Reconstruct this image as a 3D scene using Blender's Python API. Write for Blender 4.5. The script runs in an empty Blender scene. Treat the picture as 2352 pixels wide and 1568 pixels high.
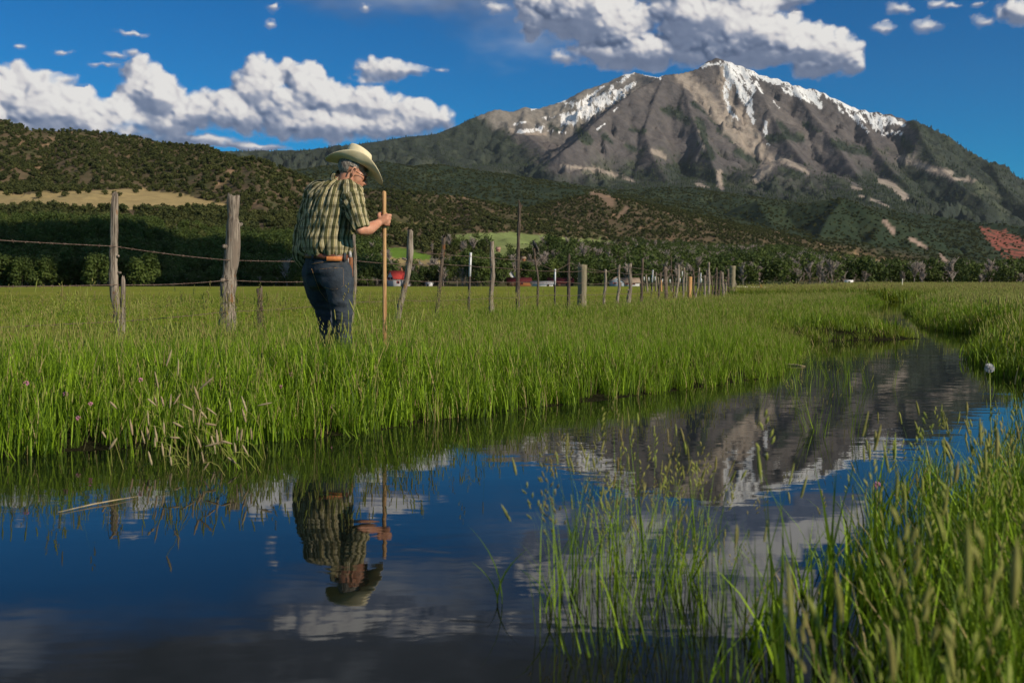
import bpy, math, random
import numpy as np
from math import radians, sin, cos, pi
SC = bpy.context.scene
COL = SC.collection
RND = random.Random(7)
NR = np.random.default_rng(11)
CAM_H = 0.68
FD = 2287.0            # focal length measured in units of a 2352 wide picture
HU, HV = 1176.0, 654.0

# ---------------------------------------------------------------- camera
cam_d = bpy.data.cameras.new('camera')
cam = bpy.data.objects.new('camera', cam_d); COL.objects.link(cam)
cam.location = (0, 0, CAM_H); cam.rotation_euler = (radians(90), 0, 0)
cam_d.sensor_width = 36.0; cam_d.lens = 35.0
cam_d.shift_y = -(784 - HV) / 2352
cam_d.clip_start = 0.05; cam_d.clip_end = 40000
cam_d.dof.use_dof = True; cam_d.dof.focus_distance = 7.5; cam_d.dof.aperture_fstop = 6.3
SC.camera = cam

# ---------------------------------------------------------------- light
SUN_AZ = 55.0     # degrees to the right of straight behind the camera
SUN_EL = 27.0
ce = cos(radians(SUN_EL))
SUN = (sin(radians(SUN_AZ)) * ce, -cos(radians(SUN_AZ)) * ce, sin(radians(SUN_EL)))
sd = bpy.data.lights.new('sun', 'SUN'); sd.energy = 4.8; sd.angle = radians(0.5); sd.color = (1.0, 0.86, 0.66)
so = bpy.data.objects.new('sun', sd); COL.objects.link(so)
from mathutils import Vector, Matrix, Euler
so.rotation_euler = Vector(SUN).to_track_quat('Z', 'Y').to_euler()
so.location = (30, -20, 40)

SC.view_settings.view_transform = 'Standard'; SC.view_settings.look = 'None'
SC.view_settings.exposure = -0.15; SC.view_settings.gamma = 1.0
SC.view_settings.use_curve_mapping = False
SC.render.engine = 'CYCLES'
SC.cycles.max_bounces = 6; SC.cycles.diffuse_bounces = 2; SC.cycles.glossy_bounces = 3
SC.cycles.transmission_bounces = 4; SC.cycles.transparent_max_bounces = 8
SC.cycles.caustics_reflective = False; SC.cycles.caustics_refractive = False
SC.cycles.use_adaptive_sampling = True

world = bpy.data.worlds.new('World'); SC.world = world; world.use_nodes = True
WT = world.node_tree; WT.nodes.clear()

class NB:
    """small helper for node trees"""
    def __init__(s, nt): s.nt = nt
    def n(s, typ, **kw):
        nd = s.nt.nodes.new(typ)
        for k, v in kw.items(): setattr(nd, k, v)
        return nd
    def put(s, sock, v):
        if v is None: return
        if isinstance(v, bpy.types.NodeSocket): s.nt.links.new(v, sock)
        else: sock.default_value = v
    def math(s, op, a, b=None, c=None, clamp=False):
        nd = s.n('ShaderNodeMath', operation=op); nd.use_clamp = clamp
        s.put(nd.inputs[0], a); s.put(nd.inputs[1], b); s.put(nd.inputs[2], c)
        return nd.outputs[0]
    def vm(s, op, a, b=None, c=None):
        nd = s.n('ShaderNodeVectorMath', operation=op)
        s.put(nd.inputs[0], a); s.put(nd.inputs[1], b); s.put(nd.inputs[2], c)
        return nd.outputs['Value'] if op in ('LENGTH', 'DOT_PRODUCT', 'DISTANCE') else nd.outputs[0]
    def comb(s, x, y, z):
        nd = s.n('ShaderNodeCombineXYZ'); s.put(nd.inputs[0], x); s.put(nd.inputs[1], y); s.put(nd.inputs[2], z)
        return nd.outputs[0]
    def sep(s, v):
        nd = s.n('ShaderNodeSeparateXYZ'); s.put(nd.inputs[0], v); return nd.outputs
    def noise(s, vec, scale, detail=4, rough=0.5, lac=2.0, dist=0.0, col=False, typ='FBM'):
        nd = s.n('ShaderNodeTexNoise', noise_dimensions='3D', noise_type=typ)
        s.put(nd.inputs['Vector'], vec); nd.inputs['Scale'].default_value = scale
        nd.inputs['Detail'].default_value = detail; nd.inputs['Roughness'].default_value = rough
        nd.inputs['Lacunarity'].default_value = lac; nd.inputs['Distortion'].default_value = dist
        return nd.outputs['Color' if col else 'Fac']
    def ramp(s, f, stops, interp='LINEAR'):
        nd = s.n('ShaderNodeValToRGB'); cr = nd.color_ramp; cr.interpolation = interp
        while len(cr.elements) < len(stops): cr.elements.new(0.5)
        for e, (p, c) in zip(cr.elements, stops):
            e.position = p
            e.color = (c, c, c, 1) if isinstance(c, (int, float)) else (*c, 1)
        s.put(nd.inputs[0], f); return nd.outputs[0]
    def mix(s, f, a, b, typ='MIX'):
        nd = s.n('ShaderNodeMix', data_type='RGBA', blend_type=typ)
        s.put(nd.inputs[0], f); 
        for sock, v in ((nd.inputs[6], a), (nd.inputs[7], b)):
            if isinstance(v, tuple) and len(v) == 3: v = (*v, 1)
            s.put(sock, v)
        return nd.outputs[2]
    def step(s, x, lo, hi):
        nd = s.n('ShaderNodeMapRange', interpolation_type='SMOOTHSTEP')
        s.put(nd.inputs[0], x); nd.inputs[1].default_value = lo; nd.inputs[2].default_value = hi
        return nd.outputs[0]

# cloud blobs, written as (u, v, ru, rv) on the sky and turned into azimuth and slope
BLOBS = [
 (10,215,95,75),(80,240,110,75),(-60,240,120,110),(60,290,190,60),(210,275,140,60),(150,185,45,16),
 (325,165,38,36),(330,195,52,42),(345,225,74,52),(392,232,36,34),(440,262,60,40),(380,285,80,38),
 (595,158,27,34),(603,188,42,46),(570,212,46,40),(660,172,30,34),(692,186,42,42),(712,215,68,50),(640,240,80,52),
 (468,232,34,26),(540,262,110,46),(770,232,70,42),(845,240,80,40),(930,256,82,38),(990,272,62,34),(720,285,190,44),(880,290,150,36),
 (330,312,60,16),(440,322,130,15),(570,336,105,9),(300,300,50,22),
 (885,160,78,28),(935,165,62,16),(1008,160,22,8),(850,182,50,20),
 (303,77,42,10),(143,120,32,7),(40,102,22,7),(262,127,40,11),(305,122,25,12),(235,150,50,8),(620,57,18,12),(628,12,28,14),(840,20,10,9),
 (1140,18,38,18),(1235,25,50,52),(1222,65,24,36),(1330,30,100,74),(1420,55,90,62),(1300,135,44,22),(1280,128,24,20),(1470,115,170,46),
 (1590,40,110,80),(1690,60,120,84),(1780,92,95,58),(1860,108,78,50),(1925,120,52,46),(1960,150,36,28),(1700,120,190,46),(1880,155,80,28),
 (1500,-30,70,40),(1380,-50,120,60),(1660,-40,200,80),(1800,-10,70,40),(1450,-90,90,40),
 (2030,66,42,15),(2068,22,42,18),(2128,62,50,20),(2150,8,28,10),(2185,14,46,10),(2262,48,32,16),(2340,30,48,34),(2250,10,40,8),
 (1560,-130,160,60),(1280,-95,60,30),(1165,-128,40,18),(830,-95,200,46),(980,-150,130,60),
]
def build_world():
    b = NB(WT)
    sky = b.n('ShaderNodeTexSky', sky_type='NISHITA'); sky.sun_disc = False
    sky.sun_elevation = radians(SUN_EL); sky.sun_rotation = radians(180 - SUN_AZ)
    sky.altitude = 1900; sky.air_density = 1.0; sky.dust_density = 0.3; sky.ozone_density = 2.0
    tc = b.n('ShaderNodeTexCoord').outputs['Generated']
    x, y, z = b.sep(tc)
    hyp = b.math('SQRT', b.math('ADD', b.math('MULTIPLY', x, x), b.math('MULTIPLY', y, y)))
    el = b.math('DIVIDE', z, b.math('MAXIMUM', hyp, 0.02))
    hs = b.n('ShaderNodeHueSaturation'); hs.inputs['Saturation'].default_value = 1.30; hs.inputs['Value'].default_value = 1.0; hs.inputs['Hue'].default_value = 0.502
    b.put(hs.inputs['Color'], sky.outputs[0])
    tint = b.mix(1.0, hs.outputs[0], (0.10, 0.88, 1.18), 'MULTIPLY')
    bg = b.n('ShaderNodeBackground'); b.put(bg.inputs[0], tint); bg.inputs[1].default_value = 0.080
    # dark rain clouds overhead
    P2 = b.comb(x, y, b.math('MULTIPLY', z, 2.2))
    n = b.noise(P2, 3.2, 5, 0.55)
    o = b.math('MULTIPLY_ADD', n, 0.34, b.math('SUBTRACT', el, 0.17))
    om = b.step(o, 0.262, 0.372)
    n2 = b.noise(P2, 4.3, 4, 0.6)
    ocol = b.ramp(n2, [(0.30, (0.07, 0.085, 0.12)), (0.48, (0.15, 0.17, 0.23)), (0.60, (0.42, 0.46, 0.54)), (0.72, (0.80, 0.82, 0.86))])
    bo = b.n('ShaderNodeBackground'); b.put(bo.inputs[0], ocol); bo.inputs[1].default_value = 0.9
    m2 = b.n('ShaderNodeMixShader'); b.put(m2.inputs[0], om); b.put(m2.inputs[1], bg.outputs[0]); b.put(m2.inputs[2], bo.outputs[0])
    out_ = b.n('ShaderNodeOutputWorld'); b.put(out_.inputs[0], m2.outputs[0])
build_world()
world.cycles.sampling_method = 'MANUAL'; world.cycles.sample_map_resolution = 512

# ---------------------------------------------------------------- helpers
def tag(o, label=None, cat=None, group=None, kind=None):
    if label: o['label'] = label
    if cat: o['category'] = cat
    if group: o['group'] = group
    if kind: o['kind'] = kind
    return o
def empty(name, loc=(0, 0, 0), rz=0):
    o = bpy.data.objects.new(name, None); COL.objects.link(o); o.location = loc; o.rotation_euler = (0, 0, rz)
    o.empty_display_size = 0.2
    return o
def link(name, me, parent=None):
    o = bpy.data.objects.new(name, me); COL.objects.link(o)
    if parent: o.parent = parent
    return o
def raw_mesh(name, v, f, mats=(), smooth=True, mi=None):
    """v (N,3) array, f list of tuples or (M,k) array"""
    me = bpy.data.meshes.new(name)
    v = np.asarray(v, dtype=np.float32)
    if isinstance(f, np.ndarray):
        k = f.shape[1]; flat = f.astype(np.int32).ravel(); ln = np.full(len(f), k, np.int32)
    else:
        ln = np.array([len(q) for q in f], np.int32); flat = np.array([i for q in f for i in q], np.int32)
    me.vertices.add(len(v)); me.vertices.foreach_set('co', v.ravel())
    me.loops.add(len(flat)); me.loops.foreach_set('vertex_index', flat)
    me.polygons.add(len(ln))
    st = np.concatenate([[0], np.cumsum(ln)[:-1]]).astype(np.int32)
    me.polygons.foreach_set('loop_start', st); me.polygons.foreach_set('loop_total', ln)
    if smooth: me.polygons.foreach_set('use_smooth', np.ones(len(ln), bool))
    for m in mats: me.materials.append(m)
    if mi is not None: me.polygons.foreach_set('material_index', np.asarray(mi, np.int32))
    me.update(calc_edges=True); me.validate()
    return me
def fattr(me, name, vals, typ='FLOAT'):
    a = me.attributes.new(name, typ, 'POINT')
    a.data.foreach_set({'FLOAT': 'value', 'FLOAT_VECTOR': 'vector', 'FLOAT_COLOR': 'color', 'INT': 'value'}[typ], np.asarray(vals).ravel())
class MB:
    """collects vertices and faces for one mesh"""
    def __init__(s): s.v = []; s.f = []; s.m = []; s.n = 0
    def add(s, v, f, mi=0):
        b = s.n; s.v.extend([tuple(p) for p in v]); s.n += len(v)
        s.f.extend([tuple(i + b for i in q) for q in f]); s.m.extend([mi] * len(f)); return s
    def box(s, c, d, rz=0.0, mi=0, taper=1.0):
        cx, cy, cz = c; dx, dy, dz = d[0] / 2, d[1] / 2, d[2] / 2
        v = []
        for k in (-1, 1):
            tp = taper if k > 0 else 1
            for (i, j) in ((-1, -1), (1, -1), (1, 1), (-1, 1)):
                x, y = i * dx * tp, j * dy * tp
                v.append((cx + x * cos(rz) - y * sin(rz), cy + x * sin(rz) + y * cos(rz), cz + k * dz))
        return s.add(v, [(3, 2, 1, 0), (4, 5, 6, 7), (0, 1, 5, 4), (1, 2, 6, 5), (2, 3, 7, 6), (3, 0, 4, 7)], mi)
    def tube(s, pts, rad, n=8, mi=0, cap=True, jit=None, flat=1.0):
        pts = [Vector(p) for p in pts]
        if not hasattr(rad, '__len__'): rad = [rad] * len(pts)
        v = []; up0 = None
        for i, p in enumerate(pts):
            t = (pts[min(i + 1, len(pts) - 1)] - pts[max(i - 1, 0)]).normalized()
            a = up0 if up0 is not None else (Vector((0, 1, 0)) if abs(t.y) < 0.9 else Vector((1, 0, 0)))
            x = t.cross(a).normalized(); yv = x.cross(t).normalized(); up0 = yv
            for k in range(n):
                th = 2 * pi * k / n; r = rad[i] * (jit(i, k) if jit else 1)
                v.append(p + x * cos(th) * r + yv * sin(th) * r * flat)
        f = []
        for i in range(len(pts) - 1):
            for k in range(n):
                a, b = i * n + k, i * n + (k + 1) % n
                f.append((a, a + n, b + n, b))
        if cap:
            f.append(tuple(range(n))); f.append(tuple(reversed(range((len(pts) - 1) * n, len(pts) * n))))
        return s.add(v, f, mi)
    def mesh(s, name, mats, smooth=True):
        return raw_mesh(name, np.array(s.v, np.float32), s.f, mats, smooth, s.m)
    def build(s, name, mats, parent=None, smooth=True):
        if not isinstance(mats, (list, tuple)): mats = [mats]
        return link(name, s.mesh(name, mats, smooth), parent)

_perm = np.random.default_rng(5).permutation(256); _perm = np.concatenate([_perm, _perm, _perm])
_gr = np.array([[cos(a), sin(a)] for a in np.linspace(0, 2 * pi, 16, endpoint=False)])
def perlin(x, y, seed=0):
    xi = np.floor(x).astype(np.int64); yi = np.floor(y).astype(np.int64)
    xf = x - xi; yf = y - yi
    xi = (xi + seed * 17) & 255; yi = (yi + seed * 31) & 255
    u = xf * xf * xf * (xf * (xf * 6 - 15) + 10); v = yf * yf * yf * (yf * (yf * 6 - 15) + 10)
    def g(ix, iy, fx, fy):
        h = _perm[_perm[ix & 255] + (iy & 255)] & 15
        return _gr[h, 0] * fx + _gr[h, 1] * fy
    a = g(xi, yi, xf, yf); b = g(xi + 1, yi, xf - 1, yf); c = g(xi, yi + 1, xf, yf - 1); d = g(xi + 1, yi + 1, xf - 1, yf - 1)
    return (a * (1 - u) + b * u) * (1 - v) + (c * (1 - u) + d * u) * v * 1.0
def fbm(x, y, octv=5, seed=0, gain=0.5, lac=2.03):
    s = 0; a = 1.0; t = 0
    for i in range(octv):
        s = s + a * perlin(x, y, seed + i); t += a; x = x * lac; y = y * lac; a *= gain
    return s / t * 1.4
def ridged(x, y, octv=5, seed=0, gain=0.5):
    s = 0; a = 1.0; t = 0
    for i in range(octv):
        s = s + a * (1 - np.abs(perlin(x, y, seed + i)) * 2.2); t += a; x = x * 2.07; y = y * 2.07; a *= gain
    return s / t
def sstep(x, a, b):
    t = np.clip((x - a) / (b - a), 0, 1); return t * t * (3 - 2 * t)

def mat_new(name):
    m = bpy.data.materials.new(name); m.use_nodes = True; m.node_tree.nodes.clear()
    return m, NB(m.node_tree)
def principled(b, col, rough=0.7, spec=0.3, normal=None, **kw):
    p = b.n('ShaderNodeBsdfPrincipled')
    if isinstance(col, tuple): col = (*col, 1)
    b.put(p.inputs['Base Color'], col); b.put(p.inputs['Roughness'], rough); b.put(p.inputs['Specular IOR Level'], spec)
    if normal is not None: b.put(p.inputs['Normal'], normal)
    for k, v in kw.items(): b.put(p.inputs[k.replace('_', ' ')], v)
    return p
def out(b, sh):
    o = b.n('ShaderNodeOutputMaterial'); b.put(o.inputs[0], sh.outputs[0] if not isinstance(sh, bpy.types.NodeSocket) else sh)
def bump(b, h, strength=0.5, dist=0.01, normal=None):
    n = b.n('ShaderNodeBump'); n.inputs['Strength'].default_value = strength; n.inputs['Distance'].default_value = dist
    b.put(n.inputs['Height'], h)
    if normal is not None: b.put(n.inputs['Normal'], normal)
    return n.outputs[0]
def simple_mat(name, c1, c2=None, scale=10, rough=0.7, spec=0.3, bmp=0.0, bscale=None, stretch=None, detail=5):
    m, b = mat_new(name)
    tc = b.n('ShaderNodeTexCoord').outputs['Object']
    if stretch: tc = b.vm('MULTIPLY', tc, stretch)
    n = b.noise(tc, scale, detail, 0.6)
    col = c1 if c2 is None else b.mix(b.step(n, 0.35, 0.65), c1, c2)
    nm = bump(b, b.noise(tc, bscale or scale * 3, 4, 0.6), 1.0, bmp) if bmp else None
    out(b, principled(b, col, rough, spec, nm)); return m
def PT(u, v, Y):
    return ((u - HU) / FD * Y, Y, CAM_H + (HV - v) / FD * Y)
# ================================================================ terrain
def seg_field(X, Y, pts, per=None):
    """distance to a polyline in plan, height there, arc length there"""
    best = np.full(X.shape, 1e12); hz = np.zeros(X.shape); al = np.zeros(X.shape); s0 = 0.0
    for (a, b) in zip(pts[:-1], pts[1:]):
        ax, ay, az = a; bx, by, bz = b
        dx, dy = bx - ax, by - ay; L2 = dx * dx + dy * dy; L = math.sqrt(L2)
        t = np.clip(((X - ax) * dx + (Y - ay) * dy) / L2, 0, 1)
        d = np.hypot(X - ax - t * dx, Y - ay - t * dy)
        m = d < best
        best = np.where(m, d, best); hz = np.where(m, az + (bz - az) * t, hz); al = np.where(m, s0 + t * L, al)
        s0 += L
    return best, hz, al
def ridge_h(X, Y, ridges, gul_w=260.0, gul_a=0.16, iso=0.3):
    H = np.full(X.shape, -1e9); S = np.zeros(X.shape); AL = np.zeros(X.shape); DD = np.full(X.shape, 1e6)
    for k, (pts, s) in enumerate(ridges):
        P = [PT(*p) for p in pts]; s0 = k * 37 * gul_w
        for (a, b) in zip(P[:-1], P[1:]):
            dx, dy = b[0] - a[0], b[1] - a[1]; L2 = dx * dx + dy * dy; L = math.sqrt(L2)
            t = np.clip(((X - a[0]) * dx + (Y - a[1]) * dy) / L2, 0, 1)
            d = np.hypot(X - a[0] - t * dx, Y - a[1] - t * dy)
            h = a[2] + (b[2] - a[2]) * t - s * d
            m = h > H
            H = np.where(m, h, H); AL = np.where(m, s0 + t * L, AL); S = np.where(m, s, S)
            DD = np.minimum(DD, d + np.maximum(0, 0) )
            s0 += L
    w1 = fbm(X / (gul_w * 2.2), Y / (gul_w * 2.2), 3, 40); w2 = fbm(X / (gul_w * 2.2), Y / (gul_w * 2.2), 3, 47)
    # gullies run down the fall line: noise squeezed across it
    g = ridged(AL / gul_w + w1 * 1.6, DD / (gul_w * 4.5) + w2, 3, 60, 0.45)
    g2 = ridged(X / (gul_w * 1.3) + w2, Y / (gul_w * 1.3) + w1, 4, 44, 0.5)
    return H + ((g - 0.62) + (g2 - 0.62) * iso) * gul_a * np.minimum(1, S * 2.4) * np.minimum(DD, gul_w * 2.6)
def densify(pts, f=1):
    return pts

# ---- the mountain
MR = [
 ([(1000,308,9300),(1050,288,9500),(1100,265,9700),(1140,250,9800),(1176,257,9900),(1206,246,10000),(1236,250,10050),(1298,230,10200),(1341,207,10300),(1396,189,10400),(1431,172,10450),(1458,166,10500),(1480,172,10400),(1511,178,10100),(1560,190,9700),(1601,170,9300)], 0.66),
 ([(1601,159,8900),(1625,141,8950),(1648,132,9000),(1671,140,9000),(1706,152,8950),(1751,172,8900),(1791,182,8850),(1826,195,8800),(1876,205,8750),(1916,225,8700),(1956,245,8700),(1996,255,8650),(2046,262,8600),(2086,277,8550),(2101,275,8300),(2126,285,8250),(2176,310,8150),(2216,340,8050),(2276,372,7900),(2352,415,7700),(2480,470,7400),(2700,560,7200),(3000,640,7000)], 1.00),
 ([(1648,133,9000),(1601,159,8900),(1561,169,8780),(1526,172,8650),(1468,202,8400),(1448,216,8200),(1400,252,7900),(1365,283,7600),(1330,320,7250),(1290,350,6900)], 0.78),
 ([(1561,169,8780),(1575,215,8350),(1590,270,7950),(1620,330,7450),(1640,385,7000),(1655,430,6500)], 0.80),
 ([(1526,172,8650),(1500,235,8150),(1480,300,7650),(1500,360,7150),(1530,410,6700)], 0.76),
 ([(1706,152,8950),(1740,205,8550),(1768,250,8250),(1792,300,7900),(1830,350,7500),(1870,400,7000),(1880,440,6500)], 0.80),
 ([(1826,195,8800),(1850,240,8450),(1890,290,8050),(1930,345,7600),(1970,400,7100),(2010,445,6600)], 0.78),
 ([(1956,245,8700),(1990,290,8300),(2010,340,7900),(2050,390,7400),(2090,430,7000)], 0.76),
 ([(2101,275,8300),(2120,320,7900),(2150,370,7500),(2200,420,7100),(2260,460,6600)], 0.70),
 ([(1745,398,6900),(1770,370,6950),(1800,362,6900),(1840,385,6700),(1890,410,6500),(1950,425,6300)], 0.46),
 ([(2276,372,7900),(2300,420,7400),(2340,460,7000),(2400,500,6500)], 0.65),
 ([(300,330,8200),(500,348,8200),(600,346,8500),(700,344,8600),(800,334,8700),(860,326,8800),(930,315,9000),(1000,308,9300)], 0.36),
 ([(1206,246,10000),(1200,300,9300),(1260,350,8500),(1330,395,7500)], 0.58),
 ([(1000,308,9300),(1010,350,8500),(1050,385,7500)], 0.46),
]
def mountain_base(X, Y):
    return (300 + 0.19 * (np.clip(Y, 4600, 8300) - 4700)) * (1 - 0.45 * sstep(X / Y, 0.36, 0.50)) - 0.26 * np.maximum(0, 4700 - Y) + 85 * fbm(X / 1300, Y / 1300, 4, 3)
def polar(t0, t1, nt, y0, y1, ny):
    t = np.linspace(t0, t1, nt); y = y0 * (y1 / y0) ** np.linspace(0, 1, ny)
    T, Y = np.meshgrid(t, y); return T * Y, Y
def sheet_faces(ny, nt):
    i = np.arange((ny - 1) * nt).reshape(ny - 1, nt)[:, :-1].ravel()
    return np.stack([i, i + 1, i + nt + 1, i + nt], 1)
def proj(X, Y, Z):
    return HU + X / Y * FD, HV - (Z - CAM_H) / Y * FD
def streaks(U, V, L):
    """L: list of (polyline, half width); 1 on the line, 0 at the half width"""
    m = np.zeros(U.shape)
    for pts, w in L:
        P = [(p[0], p[1], 0) for p in pts]
        ws = w if hasattr(w, '__len__') else (w, w)
        u0 = min(p[0] for p in pts) - max(ws) ; u1 = max(p[0] for p in pts) + max(ws)
        v0 = min(p[1] for p in pts) - max(ws) ; v1 = max(p[1] for p in pts) + max(ws)
        sel = (U > u0) & (U < u1) & (V > v0) & (V < v1)
        if not sel.any(): continue
        n = len(pts) - 1
        P = [(p[0], p[1], ws[0] + (ws[1] - ws[0]) * i / max(n, 1)) for i, p in enumerate(pts)]
        d, wz, al = seg_field(U[sel], V[sel], P)
        m[sel] = np.maximum(m[sel], np.clip(1 - d / wz, 0, 1))
    return m
def zs(L):   # measured on an enlargement of the mountain
    return [([(1176 + x / 2, y / 2) for x, y in pts], (w / 2 if not hasattr(w, '__len__') else (w[0] / 2, w[1] / 2))) for pts, w in L]
SNOW = zs([
 ([(1000,300),(1010,345),(1000,380),(985,420)],(52,26)),([(985,400),(985,450),(1000,515),(1035,548)],(20,12)),
 ([(1035,350),(1045,400),(1065,450),(1085,500),(1105,545)],(34,14)),([(1110,400),(1092,450),(1100,510),(1112,560)],(16,12)),
 ([(1060,330),(1090,380),(1080,420)],(30,16)),([(1165,560),(1165,600),(1182,665)],(10,16)),([(1120,380),(1150,430)],(12,8)),
 ([(990,292),(1060,312),(1150,352),(1230,378),(1320,410),(1400,432)],(22,34)),([(1250,405),(1330,440),(1400,470),(1415,485)],(26,24)),
 ([(1430,430),(1500,470),(1560,498),(1640,520),(1720,540),(1800,572)],(12,20)),([(1540,510),(1590,565),(1640,605)],(12,9)),([(1580,530),(1660,570),(1700,600)],(16,14)),
 ([(1640,540),(1740,575)],(22,14)),([(1700,618),(1750,612),(1795,610)],(12,20)),([(1500,490),(1530,520)],(10,8)),
 ([(600,342),(640,350),(672,357)],(9,9)),([(688,350),(676,372)],(9,6)),([(505,345),(560,336)],(10,8)),
 ([(535,348),(500,375),(465,400),(440,425)],(16,10)),([(420,440),(470,425),(520,415),(560,385)],(20,16)),
 ([(240,545),(300,525),(350,480),(400,460),(440,450)],(34,24)),([(330,540),(390,500),(460,470),(520,430)],(22,14)),
 ([(30,605),(90,600),(140,585)],(16,16)),([(230,570),(290,562),(330,548)],(12,12)),([(90,500),(180,475),(240,465)],(12,8)),([(150,545),(200,540)],(14,8)),([(0,575),(60,560)],(10,8)),
 ([(250,480),(330,465),(420,395)],(14,10)),([(395,592),(430,565)],(6,5)),([(470,510),(495,490)],(6,5)),
 ([(870,310),(905,295),(955,288)],(10,12)),([(120,600),(300,610)],(6,5)),([(790,540),(800,560)],(7,7)),([(1205,470),(1225,500)],(8,7)),
 ([(2090-1176,0),(2091-1176,1)],(1,1)),
])
SCREE = zs([
 ([(780,350),(860,430),(940,520),(1020,600),(1080,660),(1150,705)],(55,48)),([(1050,520),(1100,600),(1140,690)],(44,30)),
 ([(1190,725),(1160,780),(1120,830)],(46,22)),([(1190,722),(1250,735),(1310,765),(1360,795)],(22,12)),([(1780,725),(1850,745),(1920,775),(2010,800)],(16,26)),
 ([(980,330),(985,450),(1010,560),(1040,600)],(40,40)),([(640,690),(700,720)],(20,14)),([(950,790),(960,860)],(16,20)),([(850,845),(900,860)],(12,8)),
 ([(1700,830),(1760,860),(1810,910)],(26,20)),([(1600,900),(1690,930),(1730,950)],(8,8)),([(1560,860),(1600,870)],(10,8)),([(2010,820),(2130,830)],(12,6)),
 ([(850,600),(880,690)],(10,8)),([(0,600),(60,612),(150,615)],(18,10)),([(230,760),(400,780),(560,830)],(12,9)),([(1180,560),(1150,600)],(12,10)),
])
FOREST = zs([
 ([(710,510),(760,520),(800,560)],(30,28)),([(830,480),(900,520),(960,590),(1020,640)],(24,30)),([(860,560),(880,640),(900,720)],(30,40)),
 ([(1190,640),(1260,620),(1330,640)],(34,30)),([(1220,560),(1260,600)],(20,24)),([(1490,660),(1560,690),(1640,700)],(30,30)),
 ([(300,600),(360,650)],(34,30)),([(420,620),(460,650)],(26,20)),([(540,680),(600,690)],(24,20)),([(1850,570),(1950,610),(2060,700),(2200,790)],(40,70)),
 ([(1790,640),(1830,690)],(30,34)),([(170,580),(220,600)],(14,12)),([(540,595),(610,610)],(14,14)),([(1370,580),(1420,600)],(18,16)),
 ([(740,770),(900,810)],(50,44)),([(1040,700),(1130,740)],(40,34)),([(1240,780),(1330,800)],(24,24)),
])
def terrain_mat(name, grain=0.02, amp=0.3, bmp=6.0, bs=0.02, snow=True, streak=None):
    m, b = mat_new(name)
    pos = b.n('ShaderNodeNewGeometry').outputs['Position']
    a = b.n('ShaderNodeAttribute', attribute_name='col').outputs['Color']
    n = b.noise(pos, grain, 6, 0.65)
    k = b.math('MULTIPLY_ADD', b.math('SUBTRACT', n, 0.5), amp * 2.6, 1.0)
    kk = b.comb(k, k, k)
    col = b.mix(1.0, a, kk, 'MULTIPLY')
    rough = 0.9
    if snow:
        s = b.n('ShaderNodeAttribute', attribute_name='snow').outputs['Fac']
        n2 = b.noise(b.vm('MULTIPLY', pos, (1.0, 0.30, 0.30)), 0.026, 9, 0.80)
        t = b.math('MULTIPLY_ADD', b.math('SUBTRACT', n2, 0.5), 2.6, s)
        sm = b.step(t, 0.33, 0.43)
        sm = b.math('MULTIPLY', sm, b.step(s, 0.0, 0.10))
        col = b.mix(sm, col, (0.80, 0.82, 0.86))
    nm = bump(b, b.noise(pos, bs, 6, 0.6), 0.8, bmp)
    out(b, principled(b, col, rough, 0.1, nm)); return m

def colmix(c, m, c2):
    return c * (1 - m[..., None]) + np.array(c2) * m[..., None]

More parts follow.
